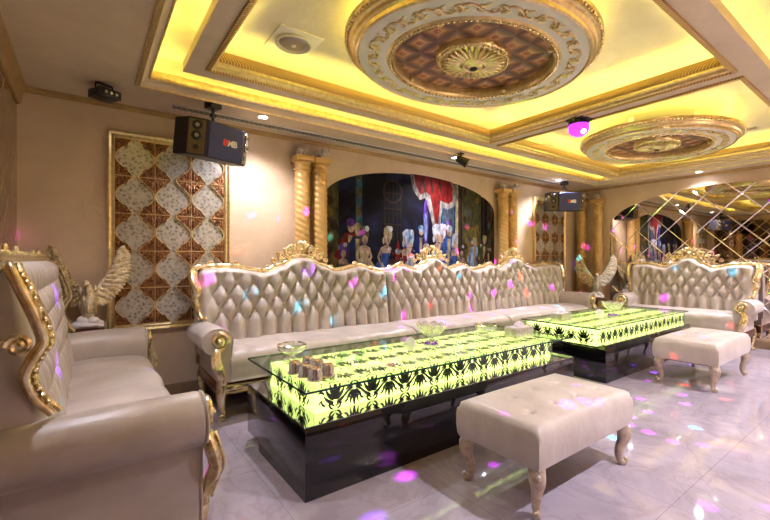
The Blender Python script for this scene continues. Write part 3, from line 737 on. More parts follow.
    gent(3.63, 1.1, .95, 'm_navy', 'm_pale'); ell(q, 3.72, 1.75, .045, .33, 'm_violet'); ell(q, 3.72, 1.7, .025, .2, 'm_pale')
    figure(3.72, .95, .75, 'm_red', 'm_cream'); figure(3.86, .95, 1.15, 'm_pale', 'm_white', .22); figure(3.98, .98, 1.1, 'm_white', 'm_white', -.1)
    gent(4.16, 1.0, 1.15, 'm_blue', 'm_white'); figure(4.28, .97, .95, 'm_blue', 'm_white'); figure(4.42, .95, .75, 'm_red', 'm_brown')
    figure(4.62, .95, .85, 'm_teal', 'm_gold'); gent(4.70, 1.0, .9, 'm_pale', 'm_cream'); figure(4.82, .93, .8, 'm_red', 'm_olive'); gent(4.92, .98, 1.0, 'm_olive', 'm_cream'); gent(5.02, .98, .8, 'm_brown', 'm_olive')
    for k in range(60):
        u = 2.3 + 2.8 * rnd.random(); ell(q, u, .97 + .45 * rnd.random(), .008 + .014 * rnd.random(), .012 + .02 * rnd.random(), rnd.choice(['m_white', 'm_pale', 'm_red', 'm_violet', 'm_gold', 'm_skin']), 0, 7)
    link('painted_figures', q, mats, t)
    q = BM(); pts = [(x, -.004, z) for x, z in ar]
    tube(q, pts, .012, 6, closed=True); link('edge_moulding', q, M['wall'], t)
mural()

# mirrors made of bevelled diamonds
def diamond_mirror(name, label, loc, rz, outline, diag, mats, rim=True):
    t = thing(name, label, 'mirror', loc, rz)
    us = [p[0] for p in outline]; vs_ = [p[1] for p in outline]
    q = BM(); h = diag / 2; bev = .006
    nu = int((max(us) - min(us)) / h) + 3; nv = int((max(vs_) - min(vs_)) / h) + 3
    for i in range(-1, nu):
        for j in range(-1, nv):
            if (i + j) % 2: continue
            cu, cv = min(us) + i * h, min(vs_) + j * h
            poly = clip_poly([(cu, cv - h), (cu + h, cv), (cu, cv + h), (cu - h, cv)], outline)
            ar_ = abs(sum(a[0] * b_[1] - b_[0] * a[1] for a, b_ in zip(poly, poly[1:] + poly[:1]))) / 2 if len(poly) > 2 else 0
            if ar_ < 1e-3: continue
            mu, mv = sum(p[0] for p in poly) / len(poly), sum(p[1] for p in poly) / len(poly)
            rad = min(math.hypot(p[0] - mu, p[1] - mv) for p in poly); k = max(.5, 1 - 1.5 * bev / max(rad, .03))
            o = [q.verts.new((p[0], -.004, p[1])) for p in poly]; n_ = [q.verts.new((mu + (p[0] - mu) * k, -.009, mv + (p[1] - mv) * k)) for p in poly]
            w = [q.verts.new((p[0], 0, p[1])) for p in poly]
            q.faces.new(n_).material_index = 0
            for a in range(len(poly)):
                c = (a + 1) % len(poly)
                q.faces.new((o[a], o[c], n_[c], n_[a])).material_index = 1
                q.faces.new((w[a], w[c], o[c], o[a])).material_index = 1
    link('diamond_glass', q, mats, t, smooth=False)
    if rim:
        q = BM(); tube(q, [(p[0], -.004, p[1]) for p in outline], .008, 6, closed=True); link('edge_trim', q, M['wall'], t)
    return t
# local x runs along -Y of the room on the right wall
diamond_mirror('wall_mirror', 'arched silver mirror of diamond tiles on the right wall behind the far sofa', (XR, 1.915, 0), -PI / 2, arch(-1.60, 1.60, .14, 1.86, 2.40), .46, [M['mirror'], M['bevelmirror']])
diamond_mirror('wall_mirror', 'bronze tinted diamond mirror covering the left wall behind the nearest sofa', (XL, 1.85, 0), PI / 2, [(-2.25, .12), (2.25, .12), (2.25, 2.44), (-2.25, 2.44)], .30, [M['bronzemirror'], M['cornice']], False)

# ------------------------------------------------------------------ gilded tufted sofas
def sofa(name, label, loc, rz, Wd, D=.85, armL=True, armR=True, peak=.5, seat_h=.53, flat=False, out=.0, group='gilded tufted sofa sections'):
    """local x along the back, y from 0 (rear) to -D (front)"""
    t = thing(name, label, 'sofa', loc, rz, group)
    yb = lambda z: -.19 - (1.2 - z) * .13                       # plane of the back cushion
    def crest(x):
        u = x / Wd; p = peak
        if flat: return lerp_curve([(0, 1.23), (.06, 1.255), (.94, 1.255), (1, 1.23)], u)
        s = [(0, 1.165 if armL else 1.12), (.07, 1.185 if armL else 1.135), (.15, 1.185), (p * .62, 1.135), (p * .80, 1.20), (p * .93, 1.275), (p, 1.285)]
        s += [(p + (1 - p) * .07, 1.275), (p + (1 - p) * .2, 1.20), (p + (1 - p) * .38, 1.135), (.85 if p < .8 else .95, 1.185), (.93 if p < .8 else .97, 1.185 if armR else 1.135), (1, 1.165 if armR else 1.12)]
        return lerp_curve(s, u)
    # --- tufted back
    tw, th = .150, .25; z0 = .68
    nx, nz = int(Wd / .0125), 58
    xa, xb = .03 if armL else .012, Wd - (.03 if armR else .012)
    ml = .16 if armL else .05; mr = .16 if armR else .05
    def puff(x, z, zt):
        u = (x - Wd / 2) / tw; v = (min(max(z, z0), z0 + 2.0 * th) - z0) / th
        f = (abs(math.sin(PI * (u + v))) * abs(math.sin(PI * (u - v)))) ** .5
        m = smooth(ml * .5, ml * 1.15, x) * smooth(mr * .5, mr * 1.15, Wd - x) * (1 - .75 * smooth(zt - .09, zt - .015, z))
        return 1 - m * (1 - f)
    q = BM(); front = []; 
    for j in range(nz + 1):
        row = []
        for i in range(nx + 1):
            x = xa + (xb - xa) * i / nx; zt = crest(x) - .012; z = .42 + (zt - .42) * j / nz
            e = min(1, min(x - xa, xb - x) / .045 + .02); e2 = min(1, (zt - z) / .05 + .02); e = min(1, min(x - xa, xb - x) / .16 + .02) if flat else e; ed = math.sqrt(max(0, 1 - (1 - e) ** 2)) * math.sqrt(max(0, 1 - (1 - e2) ** 2))
            d = (.06 if flat else .088) * ed * (.22 + .78 * puff(x, z, zt)) 
            row.append(q.verts.new((x, yb(z) - d, z)))
        front.append(row)
    for j in range(nz):
        for i in range(nx): q.faces.new((front[j][i], front[j][i + 1], front[j + 1][i + 1], front[j + 1][i]))
    # shell behind
    per = [front[0][i] for i in range(nx + 1)] + [front[j][nx] for j in range(1, nz + 1)] + [front[nz][i] for i in range(nx - 1, -1, -1)] + [front[j][0] for j in range(nz - 1, 0, -1)]
    bk = [q.verts.new((v.co.x, -.06 - (1.2 - v.co.z) * .06, v.co.z)) for v in per]
    for i in range(len(per)): q.faces.new((per[i], per[(i + 1) % len(per)], bk[(i + 1) % len(per)], bk[i]))
    q.faces.new(bk)
    # buttons
    k0 = int(Wd / tw) + 1
    for a in range(-2 * k0, 2 * k0):
        for r in range(5):
            if (a + r) % 2: continue
            x = Wd / 2 + a * tw / 2; z = z0 + r * th / 2
            if ml < x < Wd - mr and z < crest(x) - .06: ball(q, (x, yb(z) - .024, z), (.012, .007, .012), u=8, v=6)
    back = link('backrest', q, M['velvet'], t, angle=70)
    # --- seat cushion
    sa, sb = (.15 if armL else .012), Wd - (.15 if armR else .012)
    prof = [(-.24, .40), (-.24, seat_h - .01), (-.30, seat_h), (-.45, seat_h + .012), (-D * .75, seat_h + .008), (-D + .10, seat_h - .005), (-D + .045, seat_h - .03), (-D + .015, seat_h - .08), (-D + .02, seat_h - .15), (-D + .03, .31), (-D + .06, .29), (-.24, .29)]
    sp = spline([(0, y, z) for y, z in prof], 4); ns = max(8, int((sb - sa) / .025)); rr = []
    for i in range(ns + 1):
        x = sa + (sb - sa) * i / ns; e = min(1, min(x - sa, sb - x) / .05 + .15); k = math.sqrt(max(0, 1 - (1 - e) ** 2))
        row = []
        for p in sp:
            w = noise.noise(Vector((x * 5, p.y * 2.2 + loc[0], p.z * 3))) * .010 + noise.noise(Vector((x * 11 + p.y * 6, p.y * 3, 5 + loc[1]))) * .006
            row.append((x, p.y - (0 if p.z < .32 or p.y > -.3 else w * .8) , p.z + (w if p.z > .45 else 0) - (1 - k) * .03 * (p.z > .42)))
        rr.append(row)
    q = BM(); rings(q, rr); link('seat_cushion', q, M['velvet'], t, angle=60)
    # --- under frame and apron
    q = BM(); box(q, .05, Wd - .05, -D + .07, -.08, .20, .30, .01); link('seat_base', q, M['brownwood'], t)
    q = BM(); xs0, xs1 = (.10 if armL else .0), Wd - (.10 if armR else .0); n = 40
    pts = [(xs0 + (xs1 - xs0) * k / n, -D + .035, .262 + .03 * (abs(2 * k / n - 1) ** 3 * -1) + .012 * math.cos(6 * PI * k / n)) for k in range(n + 1)]
    tube(q, pts, .026, 8, flat=.7, up=(0, 0, 1))
    tube(q, [(p[0], p[1] - .012, p[2] - .03 - .012 * math.sin(10 * PI * k / n)) for k, p in enumerate(pts)], .011, 6)
    for k in range(2, n - 1, 4):
        p = pts[k]; ball(q, (p[0], p[1] - .018, p[2]), (.035, .012, .016), u=8, v=6)
    link('front_apron', q, M['gold'], t)
    def leg(x, y, s, fwd):
        q = BM(); tube(q, spline([(x, y, .30), (x + s * .012, y - fwd * .02, .22), (x + s * .008, y - fwd * .012, .12), (x - s * .004, y, .05), (x + s * .012, y - fwd * .022, .018), (x + s * .016, y - fwd * .03, .014)], 5), [.045 - .024 * min(1, k / 15) + (.012 if k > 20 else 0) for k in range(26)], 10)
        ball(q, (x + s * .008, y - fwd * .03, .245), (.03, .014, .04), u=8, v=6)
        link('leg', q, M['gold'], t)
    lx0, lx1 = (.09 if armL else .10), Wd - (.09 if armR else .10)
    for x, s in ((lx0, -1), (lx1, 1)): leg(x, -D + .05, s, 1); leg(x, -.14, s, -1)
    # --- gilded crest rail
    xs = [Wd * k / 90 for k in range(91)]
    q = BM(); tube(q, [(x, -.155, crest(x) + .006) for x in xs], .030, 10)
    tube(q, [(x, -.185, crest(x) - .014) for x in xs], .011, 6)
    for k in range(3, 90, 3):
        x = xs[k]; s = 1 if x < Wd * peak else -1
        ball(q, (x, -.172, crest(x) + .014 + .008 * math.sin(k)), (.03, .014, .012), rot=Matrix.Rotation(-math.atan2(crest(x + .02) - crest(x - .02), .04) + .35 * s, 3, 'Y'), u=8, v=6)
    for x in (Wd * .07, Wd * .18, peak * Wd * .66, Wd * (peak + (1 - peak) * .34), Wd * .82, Wd * .93):
        s = 1 if x < Wd * peak else -1
        tube(q, spiral((x, -.16, crest(x) + .026), .030, .006, PI * (.5 - s * .5), PI * (.5 - s * .5) + s * 3.2 * PI, 20), [.009] * 21, 6)
    rail = link('crest_rail', q, M['gold'], t)
    # pierced cresting
    q = BM(); cx = Wd * peak; cz = crest(cx)
    for s in (-1, 1):
        tube(q, [(cx + s * (p[0]), -.16, p[2]) for p in spiral((.12, 0, cz + .05), .055, .012, PI * 1.5, PI * 4.6, 26)], [.020 - .0004 * k for k in range(27)], 7)
        tube(q, [(cx + s * (p[0]), -.16, p[2]) for p in spiral((.215, 0, cz + .005), .040, .008, PI * .9, PI * 3.9, 22)], .015, 7)
        tube(q, [(cx + s * (p[0]), -.16, p[2]) for p in spiral((.29, 0, cz - .035), .028, .006, PI * .8, PI * 3.5, 18)], .013, 6)
        tube(q, spline([(cx + s * .02, -.16, cz + .02), (cx + s * .06, -.165, cz + .115), (cx + s * .11, -.16, cz + .12), (cx + s * .14, -.16, cz + .10)], 6), .010, 6)
        for k in range(5):
            a = .35 + k * .32; ball(q, (cx + s * (.02 + .105 * math.cos(a)), -.168, cz + .03 + .10 * math.sin(a)), (.034, .011, .012), rot=Matrix.Rotation(-a if s > 0 else a - PI, 3, 'Y'), u=8, v=6)
        for k in range(4): ball(q, (cx + s * (.05 + .055 * k), -.18, cz + .012 - .012 * k), .013, u=7, v=6)
        ball(q, (cx + s * .17, -.165, cz + .075), (.03, .012, .02), u=8, v=6); ball(q, (cx + s * .25, -.165, cz + .035), (.026, .012, .016), u=8, v=6)
    for k in range(7):
        a = PI * (.14 + .12 * k); ball(q, (cx + .05 * math.cos(a), -.172, cz + .075 + .055 * math.sin(a)), (.030, .012, .011), rot=Matrix.Rotation(-a, 3, 'Y'), u=8, v=6)
    ball(q, (cx, -.185, cz + .065), (.024, .016, .026)); ball(q, (cx, -.175, cz + .02), (.06, .014, .018))
    if flat: q.free()
    else: link('carved_crest', q, M['gold'], rail)
    # --- arms and side frames
    def arm(s):
        f0 = (lambda x: x) if s < 0 else (lambda x: Wd - x)
        fx = (lambda x: x - out) if s < 0 else (lambda x: Wd - x + out)
        zs = .15 if flat else .29
        sec = [(.155, zs), (.160, .50), (.162, .56)] + [(.055 + .115 * math.cos(a), .615 + .105 * math.sin(a)) for a in [PI * (-.05 + 1.28 * k / 14) for k in range(15)]] + [(.012, .520), (.05, .497), (.058, .45), (.058, zs)]
        ys = [-D + .03, -D + .036, -D + .055, -D * .6, -D * .35, -.17]; sc = [.90, .97, 1, 1, .97, .93]
        cxx, czz = .08, .5; rr = []
        for y, k in zip(ys, sc): rr.append([(fx(cxx + (x - cxx) * k), y, czz + (z - czz) * k if z > .4 else z) for x, z in sec])
        q = BM(); rings(q, rr); a_ = link('arm', q, M['velvet'], t, angle=50)
        q = BM(); tube(q, [(fx(cxx + (x - cxx) * .98), -D + .034, czz + (z - czz) * .98 if z > .4 else z) for x, z in sec], .006, 6)
        link('piping', q, M['velvet'], a_)
        # gilded scroll and stem on the arm front
        q = BM(); y = -D + .018
        sp_ = spiral((.062, y, .625), .074, .012, -PI * .55, PI * 2.9, 34)
        tube(q, [(fx(p[0]), p[1] - .012 * k / 34, p[2]) for k, p in enumerate(sp_)], [.021 - .0003 * k for k in range(35)], 8)
        ball(q, (fx(.062), y - .022, .625), (.02, .018, .02), u=10, v=8)
        stem = spline([(.05, y, .56), (.035, y - .016, .50), (.045, y - .036, .42), (.075, y - .022, .35), (.085, y, .29), (.082, y, .25)], 6)
        tube(q, [(fx(p.x), p.y, p.z) for p in stem], [.026 + .016 * math.sin(PI * min(1, k / 22)) for k in range(31)], 10, flat=.75)
        tube(q, [(fx(p.x + .012), p.y - .03, p.z) for p in stem[2:-4]], .009, 6); tube(q, [(fx(p.x - .016), p.y - .028, p.z) for p in stem[2:-4]], .008, 6)
        ball(q, (fx(.082), y - .03, .32), (.026, .014, .04), u=8, v=6); ball(q, (fx(.045), y - .035, .46), (.02, .014, .045), u=8, v=6)
        link('arm_scroll', q, M['gold'], a_)
        # side frame of the back with scroll at the waist
        q = BM()
        fr = spline([(.06, -.16, 1.178), (.018, -.165, 1.185), (-.022, -.175, 1.165), (-.032, -.20, 1.11), (-.018, -.235, 1.03), (-.004, -.25, .97), (-.010, -.225, .93), (.004, -.205, .87), (.018, -.225, .80), (.034, -.27, .73)], 6)
        nn = len(fr)
        k_ = .62 if flat else 1.25; dz = .05 if flat else .035
        fr = [Vector((p.x + (0 if flat else .012), p.y - (.045 if flat else .05), p.z + (dz if flat else 0) * smooth(.9, 1.15, p.z))) for p in fr]
        tube(q, [(f0(p.x), p.y, p.z) for p in fr], [.020 * k_ + .010 * k_ * math.sin(PI * k / (nn - 1)) for k in range(nn)], 10)
        tube(q, [(f0(p.x + .028), p.y - .022, p.z) for p in fr[4:]], .010, 6)
        for k in range(6, nn - 4, 2):
            p = fr[k]; ball(q, (f0(p.x + .012), p.y - .022, p.z), (.020, .011, .009), u=8, v=5)
        tube(q, [(f0(p[0]), p[1], p[2]) for p in spiral((-.004, -.235, .975), .035, .008, 0, 3 * PI, 18, 'yz')], .011, 6)
        link('side_frame', q, M['gold'], t)
    if armL: arm(-1)
    if armR: arm(1)
    return t
sofa('tufted_sofa', 'long sofa\'s left section with one rolled gilded arm, below the twisted columns', (.755, 4.10, 0), 0, 2.085, .85, True, False)
sofa('tufted_sofa', 'long sofa\'s armless middle section, below the arched mural', (2.845, 4.10, 0), 0, 1.60, .85, False, False)
sofa('tufted_sofa', 'long sofa\'s far section with one rolled arm in the far corner', (4.45, 4.10, 0), 0, 2.14, .85, False, True, .42)
sofa('tufted_sofa', 'gilded two-armed sofa standing in front of the diamond mirror', (7.60, 3.06, 0), -PI / 2, 1.62, .74)
sofa('tufted_sofa', 'nearest gilded sofa at the left, seen from its end past its rolled arm', (-.415, 1.74, 0), PI / 2, 2.04, .82, flat=True, out=.035)

# ------------------------------------------------------------------ lit glass tables
def leaf_strip(bm, place, p, n=6):
    """p: (x, y, angle, length, width, curl) -> a curved leaf laid on a surface"""
    x, y, a, L, w, c = p; pr = None
    for k in range(n + 1):
        t = k / n; hw = w * math.sin(PI * (.12 + .88 * t) ** .8) * .38 if k < n else .0006
        nx, ny = -math.sin(a), math.cos(a)
        cur = (bm.verts.new(place(x + nx * hw, y + ny * hw)), bm.verts.new(place(x - nx * hw, y - ny * hw)))
        if pr: bm.faces.new((pr[0], pr[1], cur[1], cur[0]))
        pr = cur; x += math.cos(a) * L / n; y += math.sin(a) * L / n; a += c / n
def motif(bm, place, cx, cy, s, up=1, small=False):
    H = PI / 2
    L = [(0, -.50, H, .30, .05, 0), (0, -.05, H, .55, .17, 0)]
    for m in (1, -1):
        A = lambda x, y, a, l, w, c: L.append((m * x, y, a if m > 0 else PI - a, l, w, c * m))
        A(.03, .0, H - .45, .42, .13, .4); A(.04, -.05, H - .9, .42, .13, .7); A(.04, -.12, H - 1.3, .38, .12, 1.0)
        A(.02, -.30, .35, .34, .08, 1.9); A(.02, -.40, -.1, .30, .07, -2.2); A(.02, -.22, .9, .26, .07, -1.9)
        if not small:
            A(.26, -.16, .2, .26, .08, 2.4); A(.30, .12, .9, .24, .08, -2.0); A(.27, -.36, -.3, .22, .07, -2.0); A(.36, -.02, -.4, .16, .06, -1.5); A(.12, .36, .9, .18, .07, 1.4); A(.38, .30, 1.4, .16, .07, .8)
    for (x, y, a, l, w, c) in L:
        leaf_strip(bm, place, (cx + x * s, cy + up * y * s, a * up, l * s, w * s, c * up))
def table(label, loc, Lx, Ly, box_x, box_y, glass_x, plinth_x, plinth_y):
    """local origin at the near left corner of the black body; x along, y away"""
    t = thing('lit_coffee_table', label, 'coffee table', loc, 0, 'lit glass coffee tables')
    zb, zt, zg = .385, .553, .567
    q = BM(); box(q, 0, Lx, 0, Ly, .058, zb - .004, .002); link('black_body', q, M['black'], t)
    q = BM(); box(q, plinth_x[0], plinth_x[1], plinth_y[0], plinth_y[1], 0, .06, 0); link('plinth', q, M['black'], t)
    q = BM(); box(q, .004, Lx - .004, .004, Ly - .004, zb - .004, zb, 0); link('mirror_top', q, M['blackmirror'], t)
    bx0, bx1, by0, by1 = *box_x, *box_y
    q = BM(); box(q, bx0 + .014, bx1 - .014, by0 + .014, by1 - .014, zb + .001, zt - .016, 0); lb = link('light_box', q, M['litpanel'], t)
    q = BM(); e = .0012; x0, x1, y0, y1 = bx0 + .014 - e, bx1 - .014 + e, by0 + .014 - e, by1 - .014 + e; ztop = zt - .016 + e
    zc = (zb + zt - .016) / 2; hgt = zt - zb - .016
    n = round((bx1 - bx0) / .27)
    for k in range(n):
        for yy, up in ((y0, 1), (y1, 1)):
            c = x0 + (k + .5) * (x1 - x0) / n; motif(q, lambda u, v, yy=yy: (u, yy, min(max(v, zb + .003), zt - .018)), c, zc - .005, .235)
            motif(q, lambda u, v, yy=yy: (min(max(u, x0), x1), yy, min(max(v, zb + .003), zt - .018)), c + .5 * (x1 - x0) / n, zc + .01, .20, -1, True)
    n2 = max(2, round((by1 - by0) / .30))
    for k in range(n2):
        for xx in (x0, x1):
            c = y0 + (k + .5) * (y1 - y0) / n2; motif(q, lambda u, v, xx=xx: (xx, u, min(max(v, zb + .003), zt - .018)), c, zc - .005, .235)
            motif(q, lambda u, v, xx=xx: (xx, min(max(u, y0), y1), min(max(v, zb + .003), zt - .018)), c + .5 * (y1 - y0) / n2, zc + .01, .17, -1, True)
    for k in range(n):
        for j in range(3):
            c = x0 + (k + .5) * (x1 - x0) / n; d = y0 + (j + .5) * (y1 - y0) / 3
            motif(q, lambda u, v: (min(max(u, x0), x1), min(max(v, y0), y1), ztop), c, d, .22)
            motif(q, lambda u, v: (min(max(u, x0), x1), min(max(v, y0), y1), ztop), c + .5 * (x1 - x0) / n, d, .19, -1, True)
    link('damask_pattern', q, M['damask'], lb, smooth=False)
    q = BM()
    for (a0, a1, c0_, c1_) in ((bx0, bx1, by0, by0 + .006), (bx0, bx1, by1 - .006, by1), (bx0, bx0 + .006, by0, by1), (bx1 - .006, bx1, by0, by1)):
        box(q, a0, a1, c0_, c1_, zb + .0005, zt, 0)
    link('glass_side', q, M['glass'], t, smooth=False)
    q = BM()
    gx0, gx1 = glass_x; gy0, gy1 = 0, Ly; g = 0
    vs = [q.verts.new(p) for p in ((gx0, gy0, zt + .001), (gx1, gy0, zt + .001), (gx1, gy1, zt + .001), (gx0, gy1, zt + .001), (gx0, gy0, zg), (gx1, gy0, zg), (gx1, gy1, zg), (gx0, gy1, zg))]
    for f, mi in (((0, 3, 2, 1), 0), ((4, 5, 6, 7), 0), ((0, 1, 5, 4), 1), ((1, 2, 6, 5), 1), ((2, 3, 7, 6), 1), ((3, 0, 4, 7), 1)):
        q.faces.new([vs[i] for i in f]).material_index = mi
    link('glass_top', q, [M['glass'], M['glassedge']], t, smooth=False)
    return t
T1 = (.90, 1.92, 0)
table('black table with glowing lime damask box nearest the camera, metal cups on top', T1, 2.60, .93, (.11, 2.47), (.125, .835), (0, 2.56), (0, 2.5), (0, .70))
T2 = (4.22, 1.98, 0)
table('black table with glowing lime damask box in front of the mirror wall sofa', T2, 2.36, .90, (-.13, 2.24), (.02, .85), (-.135, 2.30), (0, 2.26), (0, .70))
ZT = .567

# table ware
def lathe_thing(name, label, cat, loc, parts, group=None):
    t = thing(name, label, cat, loc, 0, group)
    for nm, prof, m, n in parts:
        q = BM(); lathe(q, prof, n=n, cap=False); link(nm, q, m, t)
    return t
def ashtray(loc, label):
    t = thing('glass_ashtray', label, 'ashtray', loc, 0, 'footed glass ashtrays'); t.scale = (1.1, 1.1, 1.25)
    q = BM(); lathe(q, [(.0, .045), (.06, .046), (.085, .06), (.088, .085), (.080, .085), (.072, .065), (.05, .056), (.0, .055)], n=24, cap=False); link('bowl', q, M['crystal'], t)
    q = BM(); lathe(q, [(.0, .0), (.055, .0), (.055, .008), (.022, .016), (.018, .034), (.035, .046), (0, .047)], n=20, cap=False); link('foot', q, M['crystal'], t)
    q = BM(); lathe(q, [(.089, .082), (.091, .087), (.083, .09), (.079, .085)], n=24, cap=False); link('rim', q, M['chrome'], t)
    return t
ashtray((1.12, 2.60, ZT), 'footed glass ashtray on the near table beside the metal cups')
ashtray((2.86, 2.38, ZT), 'footed glass ashtray on the near table beside the tissue box')
def cup(loc, label):
    t = thing('metal_cup', label, 'cup', loc, 0, 'six metal cups on the near table')
    q = BM(); rr = []
    for r, z in ((.030, .0), (.033, .004), (.031, .012), (.030, .05), (.026, .060), (.023, .062), (.020, .058)):
        rr.append([(r * (1 + (.07 if .01 < z < .055 else 0) * math.cos(8 * 2 * PI * k / 48)) * math.cos(2 * PI * k / 48), r * (1 + (.07 if .01 < z < .055 else 0) * math.cos(8 * 2 * PI * k / 48)) * math.sin(2 * PI * k / 48), z) for k in range(48)])
    rings(q, rr, cap=False); link('cup_body', q, M['cupmetal'], t)
    q = BM(); lathe(q, [(.021, .057), (0, .058)], n=16, cap=False); link('wax', q, M['amber'], t)
    q = BM(); lathe(q, [(0, 0), (.040, .0), (.040, .004), (.030, .005)], n=24, cap=False); link('saucer', q, M['bronze'], t); t.scale = (1.15,) * 3
    return t
cu = None
for (x, y), la in zip(((1.01, 2.30), (1.03, 2.20), (1.045, 2.10), (1.125, 2.36), (1.14, 2.25), (1.145, 2.13)),
                      ('metal cup in the left row of three, nearest the footed ashtray', 'metal cup in the middle of the left row of three', 'metal cup at the front of the left row of three',
                       'metal cup in the right row of three, the rearmost', 'metal cup in the middle of the right row of three', 'metal cup at the front of the right row of three')):
    if cu is None: cu = cup((x, y, ZT), la)
    else: dup(cu, (x, y, ZT), 0, la)
def tumbler(loc, label):
    t = thing('shot_glass', label, 'glass', loc, 0, 'small clear glasses on the near table')
    q = BM(); lathe(q, [(0, 0), (.022, 0), (.027, .055), (.0245, .055), (.020, .008), (0, .008)], n=18, cap=False); link('glass_body', q, M['glass'], t)
    q = BM(); lathe(q, [(.0245, .0545), (.027, .0545), (.0265, .057), (.025, .057), (.0245, .0545)], n=18, cap=False); link('rim', q, M['chrome'], t); return t
g0 = None
for (x, y), la in zip(((1.34, 2.34), (1.43, 2.44), (1.47, 2.30), (1.56, 2.42)), ('small clear glass nearest the metal cups', 'small clear glass at the rear left of its cluster of four', 'small clear glass at the front right of its cluster of four', 'small clear glass farthest from the metal cups')):
    if g0 is None: g0 = tumbler((x, y, ZT), la)
    else: dup(g0, (x, y, ZT), 0, la)
def egg(loc, label):
    t = thing('glass_egg_lamp', label, 'ornament', loc, 0, 'glass egg ornaments on the tables')
    q = BM(); lathe(q, [(0, .0), (.022, 0), (.026, .004), (.020, .012), (.0, .014)], n=18, cap=False); link('foot', q, M['chrome'], t)
    q = BM(); lathe(q, [(0, .010), (.018, .014), (.034, .035), (.040, .060), (.036, .085), (.024, .105), (.008, .114), (0, .115)], n=12, cap=False); link('egg', q, M['milkglass'], t, smooth=False)
    q = BM(); lathe(q, [(0, .02), (.018, .03), (.022, .05), (.015, .07), (0, .075)], n=12, cap=False); link('inner_glow', q, M['tissue'], t)
    return t
egg((1.92, 2.30, ZT), 'small glass egg on the near table beside the crystal bowl'); egg((4.76, 2.30, ZT), 'small glass egg on the far table beside the crystal bowl')
def fruit_bowl(loc, label):
    t = thing('crystal_bowl', label, 'bowl', loc, 0, 'footed crystal bowls')
    q = BM(); n = 40; rr = []
    for r, z, w in ((.012, .075, 0), (.05, .082, .02), (.085, .105, .05), (.112, .145, .07), (.122, .168, .09), (.113, .165, .09), (.100, .140, .05), (.07, .105, .02), (.0, .09, 0)):
        rr.append([(max(r, .0005) * math.cos(2 * PI * k / n), max(r, .0005) * math.sin(2 * PI * k / n), z + w * .12 * (math.cos(10 * 2 * PI * k / n)) + (.006 if (k + int(z * 60)) % 2 and w else 0)) for k in range(n)])
    rings(q, rr, cap=False); link('bowl', q, M['crystal'], t, smooth=False)
    q = BM(); lathe(q, [(0, 0), (.062, 0), (.060, .01), (.03, .018), (.014, .035), (.020, .05), (.014, .062), (.022, .078), (0, .08)], n=14, cap=False); link('foot', q, M['crystal'], t, smooth=False)
    q = BM()
    for k in range(12):
        a = 2 * PI * k / 12; ball(q, (.042 * math.cos(a), .042 * math.sin(a), .018), .010, u=6, v=5)
    link('gem', q, M['violet'], t)
    return t
fruit_bowl((2.22, 2.40, ZT), 'footed crystal bowl on the near table beside the glass egg'); fruit_bowl((5.16, 2.34, ZT), 'footed crystal bowl on the far table beside the glass egg')
def tissue_box(loc, rz, label):
    t = thing('tissue_box', label, 'tissue box', loc, rz, 'tissue boxes on the tables')
    q = BM(); box(q, -.12, .12, -.065, .065, 0, .085, .006); b_ = link('box', q, M['silver2'], t)
    q = BM(); box(q, -.112, .112, -.057, .057, .085, .088, .001); link('lid', q, M['white'], t)
    q = BM(); pts = []
    for k in range(5):
        r = (.055, .05, .035, .02, .004)[k]; pts.append([(r * 1.1 * math.cos(a) + .01 * noise.noise(Vector((a, k, 1))), r * .6 * math.sin(a) + .012 * noise.noise(Vector((a * 2, k, 5))), .088 + (0, .02, .035, .045, .05)[k]) for a in [2 * PI * j / 16 for j in range(16)]])
    rings(q, pts); link('tissue', q, M['tissue'], t, angle=80)
    return t
M['silver2'] = varied('pearl_silver_weave', '#a9a19c', '#d8d2cc', 45, 0.3, 0.5, 0.4, 80)
tissue_box((3.12, 2.22, ZT), math.radians(-2), 'silver tissue box at the far end of the near table'); tissue_box((4.33, 2.52, ZT), math.radians(4), 'silver tissue box at the near end of the far table')

